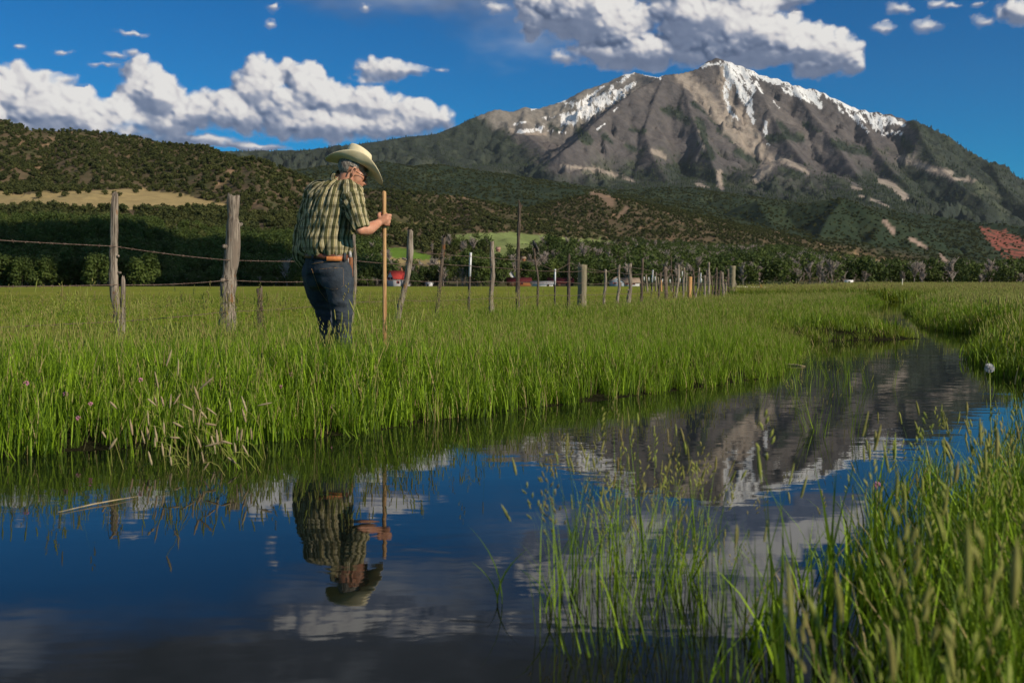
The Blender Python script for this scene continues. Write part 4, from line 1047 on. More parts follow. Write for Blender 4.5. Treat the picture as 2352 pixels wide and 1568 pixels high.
def build_trees():
    """trees at the edge of the pasture that stand apart: each a thing with trunk and crown"""
    kinds = {}
    def kind(k, seed, H, W, mat, leaves, bark, leafsz):
        rs = random.Random(seed)
        cr = crown_mesh('crown', rs, cotton_lobes(rs, H, W), leaves, leafsz, mat)
        tr = branch_mesh('trunk', seed + 1, H * 0.64, bark, 7, 2, 0.022)
        return (tr, cr)
    K = [kind(0, 700, 10, 9, M_COTT, 130, M_TBARK, .42), kind(1, 710, 13, 8, M_COTT, 140, M_TBARK, .42), kind(2, 720, 8, 9, M_COTT, 115, M_TBARK, .42), kind(3, 730, 15, 7.5, M_COTT, 100, M_PBARK, .40), kind(4, 740, 5, 7, M_COTT, 90, M_TBARK, .36)]
    first = {}
    def place(k, x, y, s, rz, label, group, cat='tree', name='cottonwood_tree'):
        z = float(hill_at(np.array([x]), np.array([y]))[0]) if y > 325 else 0.1
        e = empty(name, (x, y, z), rz); e.scale = (s, s, s)
        tag(e, label, cat, group)
        a = link('trunk', K[k][0], e); b_ = link('crown', K[k][1], e)
        return e
    rs = random.Random(31)
    shape = {0: 'broad round', 1: 'upright pale trunked', 2: 'low spreading', 3: 'tall narrow', 4: 'small bushy'}
    ords = ['first', 'second', 'third', 'fourth', 'fifth', 'sixth', 'seventh', 'eighth', 'ninth', 'tenth', 'eleventh', 'twelfth', 'thirteenth', 'fourteenth']
    us = list(range(-60, 345, 26))
    for n, u in enumerate(us):
        Y = rs.uniform(340, 365); s = rs.uniform(1.05, 1.45) * (1.0 if u < 300 else .9); ul = u + rs.uniform(-8, 8)
        if u < 262: lb = 'shaded round green tree, %s counting outward from the slim grey post' % ords[int((262 - u) / 26)]
        else: lb = 'shaded round green tree, %s past the slim grey post' % ords[int((u - 262) / 26)]
        place(0, (ul - HU) / FD * Y, Y, s, rs.uniform(0, 6), lb, 'rounded green trees below the dark slope')
    c1 = c2 = 0
    for u in range(360, 830, 24):
        Y = rs.uniform(365, 420); s = rs.uniform(.55, .95); k = rs.choice((0, 2, 4))
        if u < 530: lb = '%s dark shaded tree before the gnarled post, %s from the round trees' % (shape[k], ords[c1]); c1 += 1
        else: lb = '%s dark shaded tree past the gnarled post, %s towards the staff' % (shape[k], ords[min(c2, 11)]); c2 += 1
        place(k, (u + rs.uniform(-9, 9) - HU) / FD * Y, Y, s, rs.uniform(0, 6), lb, 'dark low trees behind the pasture')
    farm = [(860,430,0,.9,'beside the staff'),(880,440,2,.8,'next to the farmhouse gable'),(948,400,2,.7,'between the tilted post and the tiny shed'),(975,420,0,.9,'over the tiny white shed'),(1000,430,1,.8,'behind the dark split post'),(1030,430,1,1.0,'just past the dark split post'),(1050,410,3,1.0,'second past the dark split post'),(1072,400,3,1.05,'directly behind the white topped steel post'),(1090,415,3,1.0,'just past the long white topped steel post'),(1104,395,1,1.0,'second past the long white topped steel post'),(1122,420,3,.95,'behind the straight grey post'),(1140,405,1,.9,'close before the white barn'),(1216,450,0,1.,'behind the long brown shed'),(1240,460,2,.9,'under the black bird, past the forked post'),(1262,440,0,1.1,'behind the grey roofed shed'),(1285,450,1,.9,'behind the deep red roof'),(1310,430,0,1.,'beside the pointed brown post'),(1330,440,2,1.,'behind the thick sawn round post'),(1352,430,0,1.1,'just past the thick sawn round post'),(1375,450,1,.8,'before the pale blue house')]
    for u, Y, k, s, w in farm:
        place(k, (u - HU) / FD * Y, Y, s, rs.uniform(0, 6), '%s leafy tree %s' % (shape[k], w), 'leafy trees around the farm')
    marks = [(1395, 1480, 'above the blue and white houses'), (1480, 1600, 'behind the crowded far posts'), (1600, 1700, 'behind the massive corner post'), (1700, 1900, 'above the orange insulator'), (1900, 2010, 'around the small white trailer'), (2010, 2150, 'behind the pale rope rod'), (2150, 2290, 'beyond the rope rod'), (2290, 2450, 'at the outer end under the red cliff')]
    cnt = {}
    for u in range(1395, 2440, 19):
        Y = rs.uniform(430, 560) if u > 1700 else rs.uniform(430, 560); k = rs.choice((0, 0, 1, 2, 2, 4)); s = rs.uniform(.65, 1.0)
        w = [q[2] for q in marks if q[0] <= u < q[1]][0]; c = cnt.get(w, 0); cnt[w] = c + 1
        place(k, (u + rs.uniform(-8, 8) - HU) / FD * Y, Y, s, rs.uniform(0, 6), '%s tree %s, %s of its run' % (shape[k], w, ords[c]), 'cottonwoods along the far end of the meadow')
    # lone junipers on the tan meadow
    jp = juniper(801)
    def hitplace(u, v):
        ys = np.linspace(500, 1150, 500); xs = (u - HU) / FD * ys; z = hill_at(xs, ys); vv = HV - (z - CAM_H) / ys * FD
        i = np.argmax(vv <= v); return float(xs[i]), float(ys[i]), float(z[i])
    spots = [(20,446,9),(50,443,8),(88,452,9),(128,440,8),(240,444,7),(262,445,7),(275,447,6),(262,457,5),(414,449,6),(310,440,7),(342,436,6),(180,442,8),(205,440,7),(150,448,7),(500,462,7),(530,470,8),(480,455,6)]
    jl = ['at the outer end of the meadow','second from the outer end, in the front','largest in the front near the outer end','fourth along the upper edge','before the slim post, above the middle of the meadow','just above the top of the slim post','paired close beside another above the slim post','lowest one, right over the slim post','alone in the open between the two thick posts','at the top edge past the slim post','at the top edge, second past the slim post','large one well before the slim post','close to the edge wood before the slim post','small front one before the slim post','near the gnarled post','last one, behind the gnarled post','small one shortly before the gnarled post']
    for i, (u, v, s) in enumerate(spots):
        x, y, z = hitplace(u, v + 4)
        o = link('juniper_tree', jp); o.location = (x, y, z - .3); o.scale = (s, s, s * .9); o.rotation_euler = (0, 0, i)
        tag(o, 'dark juniper on the tan meadow, ' + jl[i], 'tree', 'lone junipers on the tan meadow')
build_trees()
# ================================================================ fence
def wood_mat(name, c1, c2, c3, s=1.0, patch=None):
    m, b = mat_new(name)
    pos = b.n('ShaderNodeNewGeometry').outputs['Position']
    g = b.noise(b.vm('MULTIPLY', pos, (60 * s, 60 * s, 3.2 * s)), 1.0, 6, 0.65)
    w = b.noise(b.vm('MULTIPLY', pos, (9, 9, 3)), 1.0, 4, 0.6)
    col = b.mix(b.step(g, 0.38, 0.60), c1, c2)
    col = b.mix(b.step(w, 0.52, 0.68), col, c3)
    if patch:
        lich = b.noise(b.vm('MULTIPLY', pos, (14, 14, 5)), 1.0, 3, 0.6)
        col = b.mix(b.math('MULTIPLY', b.step(lich, 0.62, 0.70), 0.8), col, patch)
    out(b, principled(b, col, 0.9, 0.12, bump(b, g, 1.0, 0.012))); return m
M_GREY = wood_mat('weathered_wood', (0.10, 0.080, 0.066), (0.36, 0.31, 0.26), (0.22, 0.18, 0.15), patch=(0.24, 0.10, 0.03))
M_DARKW = wood_mat('dark_wood', (0.045, 0.034, 0.028), (0.17, 0.135, 0.11), (0.10, 0.075, 0.06), patch=(0.20, 0.08, 0.025))
M_TREAT = wood_mat('treated_wood', (0.17, 0.15, 0.10), (0.28, 0.25, 0.18), (0.22, 0.19, 0.14), 0.8)
M_ORANGE = wood_mat('fresh_wood', (0.42, 0.22, 0.09), (0.60, 0.36, 0.17), (0.50, 0.29, 0.12), 0.8)
M_STEEL = simple_mat('dark_steel', (0.035, 0.032, 0.035), (0.08, 0.06, 0.05), 30, 0.6, 0.4)
M_WHITE = simple_mat('white_paint', (0.72, 0.74, 0.78), (0.62, 0.64, 0.68), 20, 0.6, 0.3)
M_WIRE = simple_mat('rusty_wire', (0.10, 0.060, 0.045), (0.22, 0.16, 0.13), 40, 0.6, 0.4)
def fence_Y(u): return 6.617 / (0.382 - (u - HU) / FD)
def post(mb, base, top, r0, r1, rs, n=10, ragged=0.5, knots=2, bend=0.012, mi=0):
    base, top = Vector(base), Vector(top); L = (top - base).length; k = max(6, int(L / 0.09))
    pts, rad = [], []; b1 = rs.uniform(-1, 1); b2 = rs.uniform(-1, 1); ph = rs.uniform(0, 6)
    for i in range(k + 1):
        t = i / k; off = bend * (b1 * math.sin(t * 5 + ph) + b2 * math.sin(t * 11 + ph * 2) * .5) * min(1, 4 * t + .2)
        pts.append(base.lerp(top, t) + Vector((off * (1.6 if knots else 1), off * .4, 0))); rad.append((r0 + (r1 - r0) * t) * (1 + (0.15 if knots else 0.03) * rs.uniform(-1, 1)))
    prof = [1 + 0.18 * rs.uniform(-1, 1) for _ in range(n)]
    mb.tube(pts, rad, n, mi, True, lambda i, q: prof[q] * (1 + 0.05 * rs.uniform(-1, 1)))
    # uneven broken top
    m = len(mb.v); 
    for q in range(n):
        x, y, z = mb.v[m - n + q]; mb.v[m - n + q] = (x, y, z + r1 * ragged * rs.uniform(-.6, 1.6))
    for _ in range(knots):   # branch stubs
        t = rs.uniform(.25, .9); p = base.lerp(top, t); a = rs.uniform(0, 2 * pi); r = r0 * .9
        d = Vector((cos(a), sin(a), rs.uniform(0, .6)))
        mb.tube([p + d * r * .4, p + d * r * rs.uniform(1.25, 1.5)], [r * .45, r * .22], 6, mi)
F_POSTS = [  # u base, v base hint, u top, v top, r base, r top, kind, words
 (272,775,266,454,.042,.029,'g','slim grey post with a shorter slab wired to its foot, leftmost of the fence'),
 (519,770,540,454,.092,.058,'g','thickest gnarled grey post with knots and peeling bark'),
 (598,770,597,664,.030,.026,'d','short broken stub leaning beside the gnarled post'),
 (806,770,815,540,.030,.020,'g','thin crooked post hidden behind the hip of the man'),
 (910,757,946,530,.044,.036,'g','grey sawn post tilting over just past the staff'),
 (1000,722,1021,543,.034,.026,'d','dark split post with a broken tip'),
 (1074,715,1081,580,.019,.019,'t','steel post with a long white top beside the split post'),
 (1128,722,1131,556,.040,.032,'g','straight grey post before the tallest one'),
 (1188,722,1193,470,.050,.030,'d','tallest post, dark and crooked with a splintered pale tip'),
 (1237,705,1229,572,.024,.020,'d','spindly forked post on which the black bird sits'),
 (1274,703,1275,618,.018,.018,'t','short steel post with a white tip'),
 (1304,712,1309,586,.040,.030,'d','pointed brown post next to the thick sawn round post'),
 (1336,706,1338,609,.088,.086,'r','thick round sawn post'),
 (1388,694,1390,620,.038,.034,'g',''),(1418,695,1423,611,.036,.030,'g',''),(1442,700,1449,607,.056,.040,'g',''),
 (1472,695,1476,597,.034,.028,'d',''),(1494,697,1500,620,.020,.020,'t',''),(1512,700,1517,628,.032,.026,'d',''),
 (1533,700,1525,613,.058,.050,'d',''),(1550,690,1540,590,.030,.018,'d',''),(1553,697,1558,609,.044,.034,'g',''),(1570,697,1570,615,.034,.028,'g',''),
 (1583,696,1585,636,.068,.062,'o','bright orange new wooden post'),(1596,688,1592,624,.036,.030,'d',''),(1599,690,1606,617,.034,.026,'g',''),(1607,690,1610,627,.022,.022,'t',''),
 (1618,692,1619,633,.046,.036,'g',''),(1628,694,1628,603,.056,.044,'g',''),(1636,688,1635,635,.034,.03,'d',''),(1641,688,1647,615,.048,.036,'d',''),
 (1649,692,1655,623,.064,.048,'d',''),(1662,690,1659,626,.060,.040,'g',''),(1669,688,1667,650,.042,.034,'g',''),(1675,692,1672,620,.040,.034,'d',''),
 (1681,690,1683,611,.118,.110,'r','massive round corner post where the fence ends'),(1693,688,1687,642,.04,.03,'g','short slanting brace against the corner post'),
]
def build_fence():
    rs = random.Random(77)
    F = empty('barbed_wire_fence', (-3.4, 8.5, 0.13), 0)
    tag(F, 'barbed wire fence of weathered crooked posts running past the man into the distance', 'fence')
    inv = Matrix.Translation((3.4, -8.5, -0.13))
    cols = {'g': M_GREY, 'd': M_DARKW, 'r': M_TREAT, 'o': M_ORANGE}
    P = []
    for (ub, vb, ut, vt, r0, r1, kd, words) in F_POSTS:
        Y = fence_Y(ub); base = Vector(PT(ub, vb, Y)); base.z = 0.02; top = Vector(PT(ut, vt, Y)); P.append((Y, base, top, kd, r0))
        mb = MB()
        if kd == 't':
            d = (top - base); w = r0
            q = base + d * .68 if (top.z > .9) else base + d * .6
            for (a, c, mi) in ((base, q, 0), (q, top, 1)):
                for (dx, dy, sx, sy) in ((0, w, 2 * w, w * .35), (0, 0, w * .35, 2 * w)):
                    z0, z1 = a.z, c.z; v = []
                    for (p, z) in ((a, z0), (c, z1)):
                        for (i, j) in ((-1, -1), (1, -1), (1, 1), (-1, 1)): v.append((p.x + dx + i * sx / 2, p.y + dy + j * sy / 2, z))
                    mb.add(v, [(3, 2, 1, 0), (4, 5, 6, 7), (0, 1, 5, 4), (1, 2, 6, 5), (2, 3, 7, 6), (3, 0, 4, 7)], mi)
            for i in range(int(d.length / 0.055)):
                p = base + d * (i * .055 / d.length)
                if p.z < q.z: mb.box((p.x, p.y - w * 1.15, p.z), (w * .7, w * .5, .02))
            mats = [M_STEEL, M_WHITE]
        else:
            n = 14 if r0 > .05 or Y < 15 else 8
            smooth_post = kd in 'ro'
            post(mb, base, top, r0, r1, rs, n, 0.12 if smooth_post else (0.5 if r1 > .03 else 1.2), 0 if smooth_post else (4 if Y < 15 else 2), 0.003 if smooth_post else 0.014 + 0.010 * (r0 < .045))
            if ub == 272: post(mb, base + Vector((.040, -.012, 0)), Vector(PT(284, 640, Y)) + Vector((0, -.01, 0)), .026, .018, rs, 8, 1.5, 0, .004)
            if ub == 519:
                post(mb, base + Vector((-.03, -.03, 0)), Vector(PT(524, 660, Y)) + Vector((0, -.035, 0)), .05, .02, rs, 8, 1.0, 2, .006)
            if ub == 1237:
                tp = top; mb.tube([tp - Vector((0, 0, .05)), tp + Vector((.05, 0, .035))], [.014, .006], 6); mb.tube([tp - Vector((0, 0, .02)), tp + Vector((-.035, 0, .03))], [.014, .007], 6)
            if ub == 1188:
                mb.tube([top - Vector((0, 0, .10)), top + Vector((.055, 0, .0))], [.02, .005], 6); mb.tube([top - Vector((0, 0, .02)), top + Vector((-.01, 0, .09))], [.022, .004], 6)
            if ub == 910: mb.tube([base.lerp(top, .72), base.lerp(top, .70) + Vector((-.07, 0, .05))], [.02, .012], 6)
            mats = [cols[kd]]
        me = mb.mesh('fence_post', mats, kd != 't'); me.transform(inv)
        o = link('fence_post', me, F)
        if words: o['label'] = words
    # strands
    P = [p for p in P if p[3] != 'x']; P.sort(key=lambda q: q[0])
    first = Vector(PT(-700, 540, fence_Y(-700))); 
    strands = [[1.06, 1.02, .915, .93, .96], [.70, .665, .735, .72, .73], [.40, .385, .435, .45, .47]]
    def zat(s, i):
        lst = strands[s]; return lst[min(i + 1, len(lst) - 1)]
    for s in range(4):
        mb = MB(); pts = []
        if s < 3:
            pts.append(Vector((first.x, first.y, strands[s][0])))
            seq = P; 
        else: seq = [p for p in P if p[0] > 12.5]
        for i, (Y, b, t, kd, r0) in enumerate(seq):
            if t.z < 0.9 and Y < 12: continue
            z = zat(s, i) if s < 3 else 1.12
            z += rs.uniform(-.02, .02); z = min(z, t.z - .04)
            q = (z - b.z) / (t.z - b.z); p = b.lerp(t, q); pts.append(Vector((p.x, p.y - r0 * 1.05, z)))
        full = []
        for a, c in zip(pts[:-1], pts[1:]):
            n = 12 if a.y < 22 else 4; sag = 0.03 * rs.uniform(.3, 1.3) * min(1.5, (c - a).length / 1.5)
            for k in range(n): 
                t = k / n; w = a.lerp(c, t); w.z -= sag * 4 * t * (1 - t) * .5; full.append(w)
        full.append(pts[-1])
        mb.tube(full, [0.0032 + 0.00010 * max(0, p.y - 9) for p in full], 4, 0, False)
        acc = 0
        for a, c in zip(full[:-1], full[1:]):
            L = (c - a).length; acc += L
            while acc > 0.125 and a.y < 22:
                acc -= 0.125; p = c - (c - a) * (acc / max(L, 1e-4)); 
                for _ in range(2):
                    d = Vector((rs.uniform(-1, 1), rs.uniform(-1, 1), rs.uniform(-1, 1))).normalized() * 0.014; mb.tube([p - d, p + d], 0.0022, 3, 0, False)
                if a.y > 16: acc -= .1
        me = mb.mesh('barbed_wire', [M_WIRE]); me.transform(inv); link('barbed_wire', me, F)
    # the second fence, beyond the first
    G = empty('far_fence', (14, 95, 0.12)); tag(G, 'distant row of pale and white tipped posts behind the end of the wire fence', 'fence')
    invg = Matrix.Translation((-14, -95, -0.12))
    for (X, y0, kd) in ((80,565,'t'),(120,530,'g'),(172,570,'t'),(230,600,'g'),(297,560,'t'),(320,480,'g'),(352,575,'r'),(415,630,'o'),(440,605,'t'),(480,620,'g'),(535,560,'g'),(588,615,'t'),(625,600,'g'),(785,590,'t'),(830,455,'t'),(915,490,'g'),(1135,600,'g'),(1205,600,'t')):
        u = 1470 + X * .1172; v = 569.6 + y0 * .1172; Y = 80 + (X % 7) * 2; top = Vector(PT(u, v, Y)); base = Vector((top.x + rs.uniform(-.1, .1), Y, 0.0)); mb = MB()
        if kd == 't':
            q = base.lerp(top, .75); mb.tube([base, q], .035, 5, 0); mb.tube([q + Vector((0, 0, .003)), top], .045, 5, 1); mats = [M_STEEL, M_WHITE]
        else: post(mb, base, top, .075, .06, rs, 6, .4, 0, .02); mats = [cols[kd]]
        me = mb.mesh('fence_post', mats); me.transform(invg); link('fence_post', me, G)
    # rope fence on the right-hand meadow
    Rf = empty('rope_fence', (26, 66, 0.12)); tag(Rf, 'thin white electric rope strung over the meadow on one pale rod with an orange insulator', 'fence')
    invr = Matrix.Translation((-26, -66, -0.12))
    A = Vector(PT(1692, 658, 42.2)); M = Vector(PT(2072, 661.5, 66)); E = Vector(PT(2420, 656.5, 62))
    mrope = simple_mat('white_rope', (0.75, 0.72, 0.62)); mb = MB()
    def cat(a, c, n, sag): return [a.lerp(c, i / n) - Vector((0, 0, sag * 4 * (i / n) * (1 - i / n))) for i in range(n + 1)]
    mb.tube(cat(A, M, 20, .06) + cat(M, E, 16, .05)[1:], .016, 5, 0, False); me = mb.mesh('rope', [mrope]); me.transform(invr); link('rope', me, Rf)
    mb = MB(); tp = Vector(PT(2073, 640, 66)); mb.tube([(tp.x - .05, tp.y, 0), tp], [.032, .028], 6); me = mb.mesh('rod', [simple_mat('pale_rod', (0.66, 0.66, 0.52))]); me.transform(invr); link('rod', me, Rf)
    mb = MB(); p = A.lerp(M, .10); mb.tube([p + Vector((0, 0, .07)), p + Vector((0, 0, .02)), p - Vector((0, 0, .06)), p - Vector((0, 0, .10))], [.03, .07, .065, .02], 8); me = mb.mesh('insulator', [simple_mat('orange_plastic', (0.75, 0.16, 0.04))]); me.transform(invr); link('insulator', me, Rf)
build_fence()

# ---------------------------------------------------------------- small life
def build_bird():
    Y = fence_Y(1237); p = Vector(PT(1229, 572, Y)); m = simple_mat('black_feather', (0.008, 0.008, 0.010), (0.016, 0.016, 0.02), 60, 0.45, 0.4)
    B = empty('bird', p); tag(B, 'black bird perched on the forked post, looking to the side', 'bird')
    mb = MB()
    mb.tube([(.055, 0, -.055), (.035, 0, -.01), (.012, 0, .035), (-.006, 0, .085), (-.020, 0, .115), (-.028, 0, .137), (-.032, 0, .157), (-.036, 0, .166)], [.010, .020, .034, .037, .026, .020, .019, .006], 12)
    mb.build('body', [m], B)
    mb = MB(); mb.tube([(-.042, 0, .155), (-.056, 0, .152), (-.070, 0, .149)], [.009, .006, .001], 6); mb.build('beak', [simple_mat('bird_beak', (0.02, 0.018, 0.015))], B)
    for s in (-1, 1):
        mb = MB(); mb.tube([(-.002, s * .028, .100), (.018, s * .034, .055), (.044, s * .020, -.012), (.052, s * .008, -.045)], [.010, .021, .014, .002], 8, flat=.45); mb.build('wing', [m], B)
        mb = MB(); mb.tube([(.004, s * .012, .030), (-.002, s * .012, .0)], [.004, .003], 5); mb.build('leg', [m], B)
build_bird()
def build_flowers():
    mp = simple_mat('clover_petal', (0.55, 0.16, 0.34), (0.72, 0.38, 0.52), 200, .7); mg = M_BLADE
    rs = random.Random(4)
    def ball(mb, c, r, n=26, mi=0):
        for _ in range(n):
            d = Vector((rs.gauss(0, 1), rs.gauss(0, 1), rs.gauss(0, 1) + .4)).normalized(); p = Vector(c) + d * r * .45
            mb.tube([p, Vector(c) + d * r], [r * .16, r * .05], 4, mi)
    spots = [(60,880,4.15,'pale pink clover flower by the far edge of the bank'),(322,873,4.45,'dark pink clover bloom high in the bank grass, above the pale seed heads'),(207,928,4.3,'pink clover flower low in the grass, between two others'),(180,960,4.2,'pink clover flower nearest the waterline'),(644,889,4.75,'bright pink clover flower in front of the man'),(764,934,4.75,'magenta clover flower at the foot of the bank below the staff'),(668,860,5.1,'small pink clover bud above the bright pink flower'),(150,905,4.3,'small pink clover flower half hidden in the blades')]
    for (u, v, Y, lb) in spots:
        p = Vector(PT(u, v, Y)); e = empty('clover_flower', (p.x, p.y, 0.0)); tag(e, lb, 'flower', 'clover flowers in the bank grass')
        mb = MB(); ball(mb, (0, 0, p.z), .012); mb.build('blossom', [mp], e)
        mb = MB(); mb.tube([(0.01, .02, 0.03), (.005, .01, p.z * .5), (0, 0, p.z - .008)], .0016, 5); mb.build('stem', [M_SEED], e)
    p = Vector(PT(2014, 1115, 2.55)); e = empty('clover_flower', (p.x, p.y, -.05)); tag(e, 'pink clover flower among the blurred reeds standing in the water', 'flower', 'clover flowers in the bank grass')
    mb = MB(); ball(mb, (0, 0, p.z + .05), .012); mb.build('blossom', [mp], e); mb = MB(); mb.tube([(0, 0, 0), (0, 0, p.z + .045)], .0016, 5); mb.build('stem', [M_SEED], e)
    # dandelion clock
    p = Vector(PT(2273, 845, 3.6)); e = empty('dandelion', (p.x, p.y, 0.0)); tag(e, 'white fluffy dandelion clock standing against the dark far bank', 'flower')
    mb = MB(); c = Vector((0, 0, p.z))
    for _ in range(150):
        d = Vector((rs.gauss(0, 1), rs.gauss(0, 1), rs.gauss(0, 1))).normalized(); mb.tube([c + d * .004, c + d * .017], [.0003, .0012], 3, 0, False)
    mb.build('seed_ball', [simple_mat('dandelion_fluff', (0.75, 0.75, 0.78))], e)
    mb = MB(); mb.tube([(0.01, 0, -0.05), (0, 0, p.z)], .0018, 5); mb.build('stem', [M_SEED], e)
    # pale foxtail heads hanging over the water
    fx = [(x / 2352 * 600 + 200, y / 1568 * 400 + 860, a, l) for (x, y, a, l) in (
     (870,140,72,150),(962,240,88,130),(752,360,98,140),(1230,390,40,150),(1140,480,105,130),(320,590,-45,80),(700,565,-42,95),(740,550,100,60),(810,570,105,80),(885,575,85,110),(950,540,60,110),(1050,620,-32,130),(1110,700,92,130),(1170,740,80,190),(1200,680,-50,90),(1285,655,-35,110),(1610,590,110,140),(1470,610,100,110),(1800,590,12,120),(1610,710,105,110),(668,730,98,130),(505,830,102,120),(620,920,108,110),(665,880,97,110),(745,890,102,130),(822,830,95,110),(735,965,92,80),(950,785,-25,90),(1275,785,-8,90),(925,915,-5,70),(320,980,55,110),(1165,960,110,110),(1300,950,-70,110),(1345,930,98,120),(1385,920,95,110),(1290,985,15,130),(1430,960,-15,100),(1540,880,88,120),(1580,890,78,110),(1678,880,92,110),(1320,1020,98,110),(1520,1020,100,80),(1615,1030,-60,100),(810,1040,100,110),(880,1050,82,120),(1205,1120,100,90),(1485,1135,-38,90),(690,1130,105,110),(1235,1200,55,80),(1640,1290,40,90),(890,1150,92,80),(230,880,-60,60),(1950,1270,0,1))]
    e = empty('foxtail_grass', PT(400, 1010, 4.0)); tag(e, 'clump of pale drooping foxtail grass in front of the bank, over the waterline', 'grass clump')
    o = Vector(e.location)
    for (us, vs, ang, L) in fx:
        if L < 10: continue
        u, v = us / 1.0884, vs / 1.0884; Y = 3.75 + rs.uniform(-.12, .25) - max(0, (v - 980)) * .0025
        c = Vector(PT(u, v, Y)); L = L / 3.92 / 1.0884 / FD * Y; a = radians(ang); d = Vector((cos(a), rs.uniform(-.2, .2), sin(a)))
        V, F_, T, MI = [], [], [], []
        head(V, F_, T, MI, c - d * L / 2 - o, d, L * rs.uniform(1.1, 1.35), rs.uniform(.0032, .0052), rs.random(), rs, 0, 6, 7, .22)
        me = raw_mesh('seed_head', np.array(V), F_, [M_PALE]); fattr(me, 'tone', np.array(T)); h = link('seed_head', me, e)
        mb = MB(); st = c - d * L / 2 - o; root = Vector((c.x + rs.uniform(-.12, .12), Y + rs.uniform(0, .12), -.02)) - o
        mid = (st + root) / 2 + Vector((0, 0, abs(st.z - root.z) * .25 + .03)) - d * .02; k = [root + (mid - root) * t * (2 - t) * 1.0 for t in (0, .35, .7)] + [mid.lerp(st, .5) + Vector((0, 0, .006)), st]
        mb.tube(k, [.0015, .0013, .0012, .0010, .0009], 4, 0, False); me = mb.mesh('stalk', [M_SEED]); link('stalk', me, h)
    # two loose tufts in open water
    for (u, v, Yh, n, h, lb) in ((1150,1385,None,4,.17,'small tuft of three bent green blades standing alone in open water'),(1262,1405,None,6,.15,'sparse tuft of thin green blades in the water beside the reeds')):
        Y = CAM_H * FD / (v - HV); V, F_, T, MI = [], [], [], []; r2 = random.Random(u)
        for i in range(n): blade(V, F_, T, MI, r2.uniform(-.012, .012), r2.uniform(-.01, .01), h * r2.uniform(.6, 1.15), .0075, r2.uniform(.35, .7), (pi + r2.uniform(-.5, .5)) if i % 3 else r2.uniform(-.6, .6), r2.random() * .9, r2, 6)
        me = raw_mesh('water_tuft', np.array(V), F_, [M_BLADE]); fattr(me, 'tone', np.array(T)); o = link('water_tuft', me); o.location = ((u - HU) / FD * Y, Y, -.01); tag(o, lb, 'grass tuft')
    # straw floating on the water
    ms = simple_mat('dry_straw', (0.52, 0.42, 0.26), (0.38, 0.30, 0.18), 60)
    for (u0, v0, u1, v1, r, lb) in ((134,1178,318,1142,.0020,'long pale dry straw floating on the dark water'),(1140,905,1175,908,.004,'short twig afloat beside the bank'),(1790,838,1850,842,.012,'flat dead leaf raft at the corner of the bank')):
        a = CAM_H * FD / (v0 - HV); c = CAM_H * FD / (v1 - HV); A = Vector(((u0 - HU) / FD * a, a, .003)); C2 = Vector(((u1 - HU) / FD * c, c, .004)); mb = MB()
        mb.tube([A, A.lerp(C2, .4) + Vector((0, .01, .002)), A.lerp(C2, .7) - Vector((0, .004, -.003)), C2], [r * .4, r, r * .8, r * .2], 6, flat=.4); o = mb.build('floating_straw', [ms]); tag(o, lb, 'straw', 'bits floating on the pond')
build_flowers()

